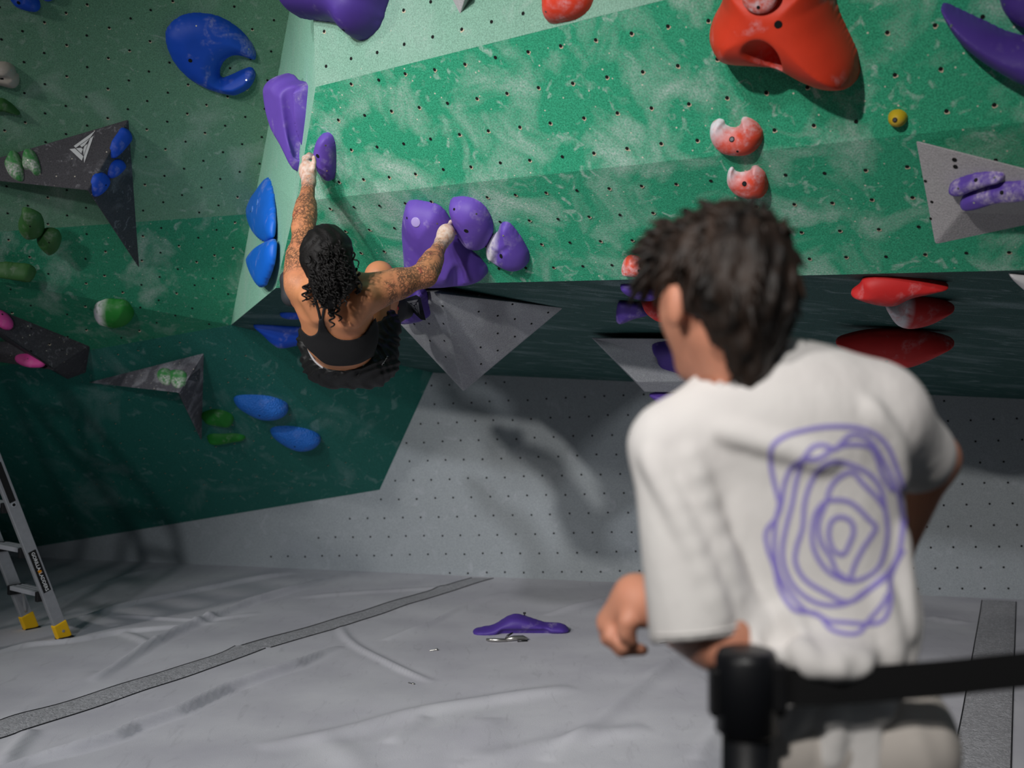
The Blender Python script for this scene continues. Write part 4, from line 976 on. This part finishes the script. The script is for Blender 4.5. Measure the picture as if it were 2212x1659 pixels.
# legs, drawn up
hp_r, kn_r, an_r = PT(795, 778, 4.05), PT(820, 596, 4.10), PT(845, 690, 4.44)
hp_l, kn_l, an_l = PT(722, 780, 4.07), PT(672, 650, 4.26), PT(640, 640, 4.50)
for h_, k_, a_ in ((hp_r, kn_r, an_r), (hp_l, kn_l, an_l)):
    fb_.cap(h_, k_, .070, .052, .05); fb_.cap(k_, a_, .050, .034, .03); fb_.cap(k_*.75+a_*.25, k_*.5+a_*.5, .050, .046, .04)
V, Q = fb_.mesh(1)
cb = obj('body', V, Q, 'skin_f', c_root, True)
tat = np.zeros(len(V)); chk = np.zeros(len(V))
for a, b, c in ((sh_l, el_l, wr_l), (sh_r, el_r, wr_r)):
    d, t = segdist(V, a*.95+b*.05, b); tat = np.maximum(tat, np.clip((.085-d)/.02, 0, 1)*np.clip((t+.02)/.08, 0, 1))
    d, t = segdist(V, b, c); tat = np.maximum(tat, np.clip((.075-d)/.02, 0, 1)*np.clip((1-t)*12+.3, 0, 1))
    dh = np.linalg.norm(V-(c+(c-b)*.30), axis=1); chk = np.maximum(chk, np.clip((.14-dh)/.07, 0, 1)*.75)
d, t = segdist(V, PT(693, 628, 3.55), PT(695, 650, 3.56)); tat = np.maximum(tat, np.clip((.026-d)/.008, 0, 1))
attr(cb, 'tat', tat); attr(cb, 'chalk', chk)
body_bvh = bvh_of(V, Q)
# sports top
ft_ = Field(np.array([-1.0, 3.5, 1.3]), np.array([-.35, 4.2, 1.75]), .0042); torso(ft_)
bra = [(640, 700), (655, 716), (668, 725), (680, 723), (687, 713), (689, 690), (699, 690), (704, 706), (715, 722), (735, 733), (765, 733), (788, 720), (804, 696), (822, 680), (826, 760), (803, 772), (775, 786), (740, 791), (705, 787), (680, 768), (655, 742)]
def px_region(fl, polygon):
    g = np.meshgrid(*fl.ax, indexing='ij'); PX = 1106+F_PX*g[0]/g[1]; PY = 829.5-F_PX*(g[2]-CAM_H)/g[1]
    return -polydist(PX, PY, np.asarray(polygon, float))*g[1]/F_PX
ft_.v = np.maximum(ft_.v-.0055, px_region(ft_, catmull(bra, 84))).astype(np.float32)
V, Q = ft_.mesh(1); bra_o = obj('sports_top', V, Q, 'bra', c_root, True)
def surf_tube(name, bvh, pts, r, mat, parent, inset=.001, n=20, seg=6):
    P_ = catmull(pts, n, False); out = []
    for x, y in P_:
        l_, n_ = cast(bvh, x, y)
        if l_ is not None: out.append(l_+n_*(r*.2-inset))
    if len(out) < 3: return
    v, f = tube(out, r, seg); return obj(name, v, f, mat, parent, True)
for pts in ([(693, 694), (688, 672), (680, 645), (674, 622), (671, 604)], [(696, 694), (699, 670), (704, 654), (712, 640), (718, 632)]):
    surf_tube('strap', body_bvh, pts, .0048, 'bra', bra_o)
# shorts
fs_ = Field(np.array([-1.05, 3.6, 1.12]), np.array([-.35, 4.5, 1.75]), .0052)
fs_.ell(PT(755, 783, 4.04), (.168, .170, .084), .02)
fs_.cap(PT(803, 778, 4.05), PT(822, 705, 4.10), .100, .078, .05, (1, 1, 1)); fs_.cap(PT(712, 782, 4.06), PT(690, 735, 4.15), .095, .085, .05)
fs_.cap(PT(672, 752, 4.06), PT(658, 745, 4.05), .03, .022, .02)
fs_.cap(tr2, pel, .114, .12, .04, (1, .8, .66))
ax_ = nz(tr0-tr2); wpt = PT(742, 800, 3.86)
g = np.meshgrid(*fs_.ax, indexing='ij')
dpl = (g[0]-wpt[0])*ax_[0]+(g[1]-wpt[1])*ax_[1]+(g[2]-wpt[2])*ax_[2]
near = np.sqrt((g[0]-tr2[0]-.004)**2+((g[1]-tr2[1])/.85)**2) - .140
cut = np.where(near < 0, dpl, -1)
cut = np.where((near < 0) & (dpl > 0), np.minimum(dpl, -near), cut).astype(np.float32)
wr = .004*np.sin(g[0]*95+9*np.sin(g[2]*30))+.003*np.sin(g[2]*120+g[1]*60+5*np.sin(g[0]*40))
fs_.v = np.maximum(fs_.v+wr.astype(np.float32), cut)
V, Q = fs_.mesh(2); sho = obj('shorts', V, Q, 'shorts', c_root, True)
s_bvh = bvh_of(V, Q)
surf_tube('waistband', s_bvh, [(664, 748), (671, 766), (682, 782), (698, 795)], .004, 'waist', sho)
surf_tube('waistband', s_bvh, [(808, 742), (804, 760), (794, 778), (783, 790)], .004, 'waist', sho)
MAT['script'] = plain('white_script_print', (210, 210, 210), .7)
surf_tube('printed_script', s_bvh, [(825, 789), (827, 784), (829, 785), (830, 780), (832, 780), (833, 775), (835, 775), (836, 770), (838, 770)], .0009, 'script', sho, 0, 40, 5)
# climbing shoes
for (a, b, c, tabp, nm) in ((PT(851, 680, 4.41), PT(856, 656, 4.40), PT(876, 672, 4.52), (855, 666), 0), (PT(630, 640, 4.44), PT(626, 604, 4.44), PT(622, 618, 4.60), (629, 630), 1)):
    fo = Field(np.minimum(np.minimum(a, b), c)-.08, np.maximum(np.maximum(a, b), c)+.08, .0042)
    fo.cap(a, b, .036, .036, .02); fo.cap(a, c, .036, .028, .03); fo.cap(b, c, .034, .026, .03)
    V, Q = fo.mesh(1); so = obj('climbing_shoe', V, Q, 'shoe', c_root, True); bb = bvh_of(V, Q)
    l_, n_ = cast(bb, *tabp)
    if l_ is not None:
        v, f = lathe([(.012, -.004), (.012, .004), (.009, .006)], l_, n_, 12); obj('pull_tab', v, f, 'shoe_red', so, True)
    low = min(a[2], b[2]); sl = [a+[-.012, -.025, -.012], a*.5+c*.5+[0, -.02, -.03], c+[.0, -.015, -.02]]
    v, f = tube(catmull(sl, 10, False), .012, 8); obj('sole', v, f, 'sole', so, True)
# hair
fh_ = Field(head_c-.26, head_c+.24, .0045)
fh_.ell(head_c+[.002, -.012, .012], (.088, .095, .104), .02); fh_.ell(PT(712, 610, 3.49), (.062, .05, .062), .04); fh_.ell(PT(711, 640, 3.53), (.030, .026, .045), .04); fh_.ell(PT(742, 605, 3.52), (.042, .04, .05), .04)
fh_.ell(PT(716, 668, 3.57), (.013, .013, .028), .02)
g = np.meshgrid(*fh_.ax, indexing='ij')
fh_.v = (fh_.v+.0035*np.sin(g[0]*150+3*np.sin(g[2]*45))*np.sin(g[2]*60+g[1]*50)).astype(np.float32)
V, Q = fh_.mesh(1); parts = []; rr = random.Random(3)
hb = bvh_of(V, Q)
for i in range(190):
    px = rr.gauss(714, 24); py = rr.uniform(560, 640) if i % 3 else rr.uniform(510, 600)
    l_, n_ = cast(hb, px, py)
    if l_ is None: continue
    L_ = rr.uniform(.03, .06) if py > 580 else rr.uniform(.03, .07)
    fall = nz(np.array([rr.uniform(-.35, .45), -.12, -1.0])+n_*.35); s_ = nz(np.cross(fall, [0, 1, 0])); u_ = np.cross(s_, fall)
    turns = rr.uniform(1.5, 3.2); r0 = rr.uniform(.004, .009); ph = rr.uniform(0, 6)
    path = [l_-n_*.004+fall*L_*t+(s_*math.cos(ph+turns*6.28*t)+u_*math.sin(ph+turns*6.28*t))*r0*min(1, t*4+.3)*(1-.3*t) for t in np.linspace(0, 1, 14)]
    parts.append(tube(path, [.0042*(1-.55*k/13) for k in range(14)], 5))
for sx, sy, L_, dx in ((764, 580, .085, .15), (770, 590, .07, .1), (756, 575, .09, .25), (662, 612, .06, -.15), (668, 616, .05, -.1), (716, 668, .06, 0.05), (722, 650, .07, .3)):
    st_ = PT(sx, sy, 3.54); fall = nz([dx, -.05, -1])
    path = [st_+fall*L_*t+np.array([math.cos(t*15), math.sin(t*15), 0])*.010*(1-.2*t) for t in np.linspace(0, 1, 22)]
    parts.append(tube(path, [.005*(1-.5*k/21) for k in range(22)], 5))
cur = merge([(list(V), [tuple(q_) for q_ in Q])]+parts)
obj('hair', cur[0], cur[1], 'hair_f', c_root, True)

# ------------------------------------------------------------------ watching man
m_root = thing('person', 'man in white t-shirt with purple scribble print watching the climber', 'person', (.45, 1.53, -.15))
D = 1.52
hc = PT(1560, 618, D); fd = nz([-.36, .93, -.06]); ld = nz(np.cross([0, 0, 1], fd)); ud = np.cross(fd, ld); Rh = np.stack([fd, ld, ud], 1)
def H_(f_, l_, u_): return hc+fd*f_+ld*l_+ud*u_
fm_ = Field(np.array([.06, 1.28, .72]), np.array([.80, 2.0, 1.60]), .005)
fm_.ell(H_(0, 0, .01), (.096, .073, .100), .02, Rh); fm_.ell(H_(.045, 0, -.068), (.056, .052, .062), .03, Rh)
fm_.ell(H_(.06, .026, -.03), (.035, .035, .04), .03, Rh); fm_.ell(H_(.06, -.026, -.03), (.035, .035, .04), .03, Rh); fm_.ell(H_(.080, 0, -.112), (.024, .026, .020), .03, Rh)
fm_.cap(H_(.094, 0, .0), H_(.118, 0, -.035), .010, .013, .015); fm_.cap(H_(.096, -.02, -.072), H_(.096, .02, -.072), .008, .008, .012)
for s_ in (1, -1):
    fm_.ell(H_(-.008, .084*s_, -.028), (.021, .012, .034), .008, Rh); fm_.ell(H_(.006, .094*s_, -.026), (.010, .008, .018), .006, Rh, sub=True)
    fm_.ell(H_(.092, .032*s_, .012), (.014, .016, .010), .006, Rh, sub=True); fm_.ell(H_(.084, .032*s_, .012), (.013, .013, .012), .004, Rh)
fm_.cap(H_(-.02, 0, -.07), PT(1628, 868, D+.01), .056, .060, .03)
# torso under the shirt
fm_.cap(PT(1700, 990, 1.53), PT(1795, 1440, 1.53), .125, .10, .03, (1, .62, 1)); fm_.cap(PT(1480, 965, 1.52), PT(1905, 930, 1.53), .042, .045, .04); fm_.cap(PT(1795, 1440, 1.53), PT(1820, 1620, 1.53), .10, .11, .03, (1, .7, 1))
# left arm
el, wr = PT(1572, 1385, 1.47), PT(1398, 1306, 1.69)
fm_.cap(PT(1465, 975, 1.50), el, .046, .038, .03); fm_.cap(el, wr, .042, .029, .03); fm_.cap(el*.8+wr*.2, el*.55+wr*.45, .044, .038, .03)
kn = PT(1322, 1345, 1.73)
fm_.cap(wr, PT(1378, 1292, 1.70), .030, .030, .02); pm = PT(1372, 1290, 1.70)
fm_.cap(pm, kn, .033, .026, .03, (1, 1.1, 1)); fm_.cap(PT(1385, 1300, 1.74), PT(1335, 1345, 1.77), .028, .022, .03)
tips = [[kn+[0, -.02, .0], PT(1320, 1374, 1.70), PT(1348, 1396, 1.69), PT(1384, 1402, 1.70)],
        [kn+[0, .005, 0], PT(1313, 1378, 1.73), PT(1342, 1404, 1.72), PT(1390, 1404, 1.73)],
        [kn+[0, .028, 0], PT(1312, 1372, 1.76), PT(1338, 1398, 1.76), PT(1378, 1400, 1.76)],
        [kn+[.004, .048, .004], PT(1318, 1362, 1.785), PT(1340, 1384, 1.79), PT(1368, 1390, 1.79)]]
for ch in tips:
    for i in range(3): fm_.cap(ch[i], ch[i+1], .0125-.0012*i, .0115-.0012*i, .008)
th = [PT(1372, 1310, 1.675), PT(1356, 1342, 1.665), PT(1352, 1366, 1.67), PT(1364, 1384, 1.675)]
for i in range(3): fm_.cap(th[i], th[i+1], .0145-.0015*i, .013-.0015*i, .012)
# right arm, bent forward
er, wrr = PT(2010, 990, 1.74), PT(1925, 1205, 1.74)
fm_.cap(PT(1930, 930, 1.52), er, .046, .040, .03); fm_.cap(er, wrr, .042, .028, .03)
hb_ = PT(1890, 1240, 1.72); fm_.cap(wrr, hb_, .028, .030, .02)
for i in range(4): fm_.cap(hb_+[0, -.02+.018*i, -.005*i], hb_+[-.05, -.02+.016*i, -.02-.004*i], .011, .009, .006)
fm_.cap(hb_+[0, -.025, .01], hb_+[-.03, -.045, .02], .012, .010, .008)
V, Q = fm_.mesh(1); mb = obj('body', V, Q, 'skin_m', m_root, True)
# shirt
def shirt_field(extra=()):
    s = Field(np.array([.12, 1.26, .70]), np.array([.78, 1.85, 1.40]), .005)
    s.cap(PT(1712, 985, 1.53), PT(1790, 1400, 1.53), .152, .124, .05, (1, .70, 1)); s.cap(PT(1790, 1400, 1.53), PT(1832, 1625, 1.53), .124, .132, .05, (1, .72, 1))
    s.cap(PT(1610, 868, 1.53), PT(1455, 962, 1.52), .058, .052, .06); s.cap(PT(1668, 842, 1.53), PT(1880, 880, 1.53), .058, .056, .06)
    s.ell(PT(1690, 905, 1.51), (.11, .075, .06), .06)
    s.cap(PT(1450, 965, 1.51), PT(1507, 1385, 1.47), .056, .066, .04, (1, .95, 1)); s.cap(PT(1905, 905, 1.54), PT(1975, 980, 1.61), .062, .060, .05)
    s.ell(PT(1785, 1418, 1.432), (.062, .076, .030), .03)
    s.ell(PT(1690, 1405, 1.45), (.036, .050, .024), .03)
    for e in extra:
        a, b, r, k, sub = e
        if not sub: s.cap(a, b, r, r, k)
        else:
            c_ = (a+b)/2; s.ell(c_, (r, r, max(r, abs(a[2]-b[2])/2)), k, None, True)
    g = np.meshgrid(*s.ax, indexing='ij')
    PXg = 1106+F_PX*g[0]/g[1]; PYg = 829.5-F_PX*(g[2]-CAM_H)/g[1]
    # sleeve hems and bottom hem
    hemL = np.where((PXg < 1606) & (g[1] < 1.60), (1392-(PXg-1412)*.10-PYg)*-1*g[1]/F_PX, -1)
    side = np.clip((1608-PXg)/6, 0, 1)
    cutL = np.where(PXg < 1612, (PYg-(1392-(PXg-1412)*.09))*g[1]/F_PX, -1)
    gap = (g[0]-PT(1975, 980, 1.61)[0])*.55+(g[1]-1.61)*.62-(g[2]-PT(1975, 980, 1.61)[2])*.56-.035
    cutR = np.where(PXg > 1905, gap, -1)
    cutB = .745-g[2]+.012*np.sin(g[0]*12+.8)
    s.v = np.maximum(np.maximum(s.v, cutL), np.maximum(cutR, cutB)).astype(np.float32)
    # neck opening
    nk = s.capdist(g, H_(-.02, 0, -.07), PT(1628, 868, D+.01), .062, .066)
    s.v = np.maximum(s.v, np.where(g[2] > PT(1600, 880, 1.5)[2], -nk, -1)).astype(np.float32)
    return s
s0 = shirt_field(); V, Q = s0.mesh(1); b0 = bvh_of(V, Q)
folds = [([(1492, 985), (1525, 1080), (1560, 1190), (1590, 1290), (1625, 1370), (1665, 1425)], .010, -.002), ([(1560, 1180), (1610, 1290), (1650, 1360)], .008, .0),
         ([(1945, 1150), (1955, 1260), (1962, 1370)], .009, 0), ([(1905, 1270), (1925, 1360), (1930, 1430)], .008, 0), ([(1700, 1320), (1720, 1390), (1750, 1440)], .009, 0), ([(1640, 1330), (1655, 1390), (1668, 1430)], .008, 0),
         ([(1400, 985), (1440, 1060), (1500, 1180), (1560, 1330)], .010, 0), ([(1560, 930), (1680, 965), (1790, 1000)], .008, .002), ([(1880, 880), (1930, 960), (1945, 1040)], .008, 0),
         ([(1735, 1525), (1710, 1590), (1690, 1650)], .008, 0), ([(1800, 1525), (1800, 1590), (1790, 1650)], .008, 0), ([(1905, 1525), (1925, 1590), (1935, 1650)], .008, 0)]
ex = []
for pts, r, ins in folds:
    P_ = [cast(b0, x, y) for x, y in catmull(pts, 10, False)]
    P_ = [l_-n_*(r*.35) for l_, n_ in P_ if l_ is not None]
    for i in range(len(P_)-1): ex.append((P_[i], P_[i+1], r*.9, .02, False))
for x, y, r, h2 in ((1668, 1378, .013, .020), (1860, 1438, .012, .014), (1706, 1372, .010, .03)):
    l_, n_ = cast(b0, x, y)
    if l_ is not None: ex.append((l_+[0, -.004, h2], l_+[0, -.004, -h2], r, .02, True))
s1 = shirt_field(ex)
g = np.meshgrid(*s1.ax, indexing='ij')
V, Q = s1.mesh(2)
tee_o = obj('t_shirt', V, Q, 'tee', m_root, True); tb_ = bvh_of(V, Q)
surf_tube('collar', tb_, [(1552, 832), (1575, 820), (1600, 808), (1650, 786), (1690, 768)], .005, 'tee', tee_o)
surf_tube('sleeve_hem', tb_, [(1418, 1372), (1470, 1371), (1530, 1366), (1598, 1352)], .0018, 'tee', tee_o, 0)
# printed scribble, traced on the cloth
Z6 = lambda L_: [(1260+x*.43038, 760+y*.43038) for x, y in L_]
scrib = [
    [(985, 760), (950, 620), (940, 520), (960, 460), (1050, 410), (1200, 378), (1350, 378), (1460, 410), (1530, 480), (1570, 580), (1600, 680), (1612, 800), (1600, 900), (1580, 1020), (1530, 1120), (1440, 1190), (1350, 1250), (1250, 1272), (1150, 1250), (1060, 1180), (1010, 1080), (1000, 980), (1020, 870), (1048, 760), (1070, 640), (1100, 540)],
    [(1100, 540), (1150, 480), (1210, 470), (1260, 490), (1300, 450), (1350, 415), (1430, 440), (1490, 520), (1540, 620), (1580, 720), (1600, 850), (1585, 1000), (1540, 1090), (1480, 1150), (1400, 1210), (1320, 1255), (1200, 1200), (1110, 1140), (1065, 1060), (1070, 980), (1100, 880), (1110, 760), (1140, 660), (1190, 580), (1260, 550), (1350, 570), (1440, 620), (1490, 690), (1510, 780), (1525, 900), (1510, 1000), (1480, 1080), (1420, 1130), (1330, 1150), (1240, 1110), (1180, 1040), (1150, 960), (1150, 870), (1170, 800), (1220, 750), (1300, 745), (1360, 770), (1420, 830), (1465, 880), (1440, 930), (1400, 990), (1360, 1070), (1335, 1150)],
    [(1045, 580), (1100, 540), (1180, 535), (1250, 490), (1330, 465), (1430, 475), (1470, 530), (1500, 620), (1550, 700)],
    [(1100, 540), (1045, 580), (1010, 660), (995, 760), (970, 830), (920, 900), (925, 980), (960, 1080), (980, 1170), (1020, 1250), (1070, 1300), (1160, 1310), (1230, 1350), (1330, 1360), (1440, 1365), (1510, 1340), (1540, 1250), (1540, 1130), (1605, 990)],
    [(985, 760), (965, 860), (960, 980), (985, 1120), (1060, 1240), (1120, 1300), (1190, 1330), (1240, 1390), (1310, 1415), (1380, 1410), (1430, 1350), (1500, 1270), (1530, 1210)],
    [(1230, 900), (1245, 850), (1290, 828), (1340, 850), (1355, 900), (1335, 960), (1305, 1015), (1260, 1000), (1235, 950), (1230, 900)],
    [(1220, 750), (1240, 680), (1290, 625), (1350, 605), (1400, 660), (1470, 730), (1505, 780)],
    [(1215, 760), (1180, 860), (1190, 950), (1240, 1030), (1270, 1100), (1330, 1145)]]
V2 = []; F2 = []
for L_ in scrib:
    P_ = catmull(Z6(L_), 14*len(L_), False); prev = None; run = []
    for i, (x, y) in enumerate(P_):
        t = P_[min(i+1, len(P_)-1)]-P_[max(i-1, 0)]; t = t/(np.linalg.norm(t)+1e-9); nn = np.array([-t[1], t[0]])*5.0
        a, na = cast(tb_, x+nn[0], y+nn[1]); b, nb = cast(tb_, x-nn[0], y-nn[1])
        if a is None or b is None: prev = None; continue
        V2 += [a+na*.0012, b+nb*.0012]; k = len(V2)-2
        if prev is not None: F2.append((prev, k, k+1, prev+1))
        prev = k
obj('scribble_print', V2, F2, 'print', tee_o, True)
# trousers and shoes (mostly below the picture)
ftr = Field(np.array([.22, 1.28, -.16]), np.array([.76, 1.86, .92]), .007)
for sx in (.41, .55):
    ftr.cap((sx, 1.53, .78), (sx, 1.56, -.06), .084, .062, .03); ftr.ell((sx, 1.56, -.02), (.07, .075, .06), .03)
ftr.cap((.43, 1.53, .80), (.53, 1.53, .80), .092, .092, .04)
g = np.meshgrid(*ftr.ax, indexing='ij'); ftr.v = np.maximum(ftr.v+.002*np.sin(g[2]*40+6*np.sin(g[0]*22)), -.085-g[2]).astype(np.float32)
V, Q = ftr.mesh(1); obj('trousers', V, Q, 'pants', m_root, True)
for sx in (.41, .55):
    fs2 = Field(np.array([sx-.09, 1.42, -.16]), np.array([sx+.09, 1.84, .0]), .006)
    fs2.cap((sx, 1.52, -.10), (sx, 1.74, -.115), .046, .040, .02, (1, 1, .9)); fs2.cap((sx, 1.54, -.07), (sx, 1.58, -.03), .045, .045, .03)
    gg = np.meshgrid(*fs2.ax, indexing='ij'); fs2.v = np.maximum(fs2.v, -.149-gg[2]).astype(np.float32)
    V, Q = fs2.mesh(1); obj('shoe', V, Q, 'shoe', m_root, True)
# hair
fhm = Field(hc-.21, hc+.21, .0045)
fhm.ell(H_(-.010, 0, .014), (.110, .091, .103), .02, Rh); fhm.cap(H_(-.062, 0, -.04), H_(-.050, 0, -.112), .060, .042, .04); fhm.ell(H_(.070, .02, .055), (.055, .06, .05), .04, Rh); fhm.cap(H_(.0, .072, .03), H_(.018, .076, -.005), .022, .014, .02)
g = np.meshgrid(*fhm.ax, indexing='ij'); pl3 = [g[i]-hc[i] for i in range(3)]
fL = sum(pl3[i]*fd[i] for i in range(3)); uL = sum(pl3[i]*ud[i] for i in range(3)); lL = sum(pl3[i]*ld[i] for i in range(3))
face = np.maximum(np.maximum(-(fL-.030-.25*np.clip(uL, 0, 1)), 0)*-1, 0)
cutf = np.minimum(fL-.025-np.clip(uL+.02, 0, .2)*1.6, .012-uL)      # clear the face, below the fringe
cute = np.minimum(np.minimum(.02-uL, fL+.012+np.clip(-uL, 0, .2)*.42), np.abs(lL)-.02)  # around the ears and jaw
bumps = .0045*np.sin(fL*130+4*np.sin(lL*60))*np.sin(uL*70+lL*50)+.003*np.sin(lL*170+uL*60)
fhm.v = np.maximum(np.maximum(fhm.v+bumps, cutf), cute).astype(np.float32)
V, Q = fhm.mesh(1); hbv = bvh_of(V, Q); parts = []; rr = random.Random(11)
for i in range(420):
    d_ = nz([rr.gauss(0, 1), rr.gauss(0, 1), rr.gauss(.35, .8)]); w_ = fd*d_[0]+ld*d_[1]+ud*d_[2]
    if d_[2] < -.35: continue
    h_ = hbv.ray_cast(Vector(hc+w_*.25), Vector(-w_))
    if h_[0] is None: continue
    l_ = np.array(h_[0]); n_ = np.array(h_[1])
    fl = float(np.dot(l_-hc, fd)); ul = float(np.dot(l_-hc, ud))
    dirn = nz(n_*.55+fd*(.9 if fl > -.03 else .25)+ud*(.25 if ul > .05 else -.9)+np.array([rr.gauss(0, .35), rr.gauss(0, .35), rr.gauss(0, .35)]))
    L_ = rr.uniform(.018, .042)*(1.25 if fl > .03 else .8)
    bend = nz(np.cross(dirn, n_)+1e-6)*rr.uniform(-.4, .4)
    path = [l_-n_*.006+dirn*L_*t+bend*L_*t*t*.6-np.array([0, 0, 1])*L_*.35*t*t for t in np.linspace(0, 1, 6)]
    parts.append(tube(path, [.0065, .007, .006, .0045, .003, .0008], 5))
cur = merge([(list(V), [tuple(q_) for q_ in Q])]+parts)
obj('hair', cur[0], cur[1], 'hair_m', m_root, True)
for o in bpy.data.objects:
    if '_o' in o: del o['_o']
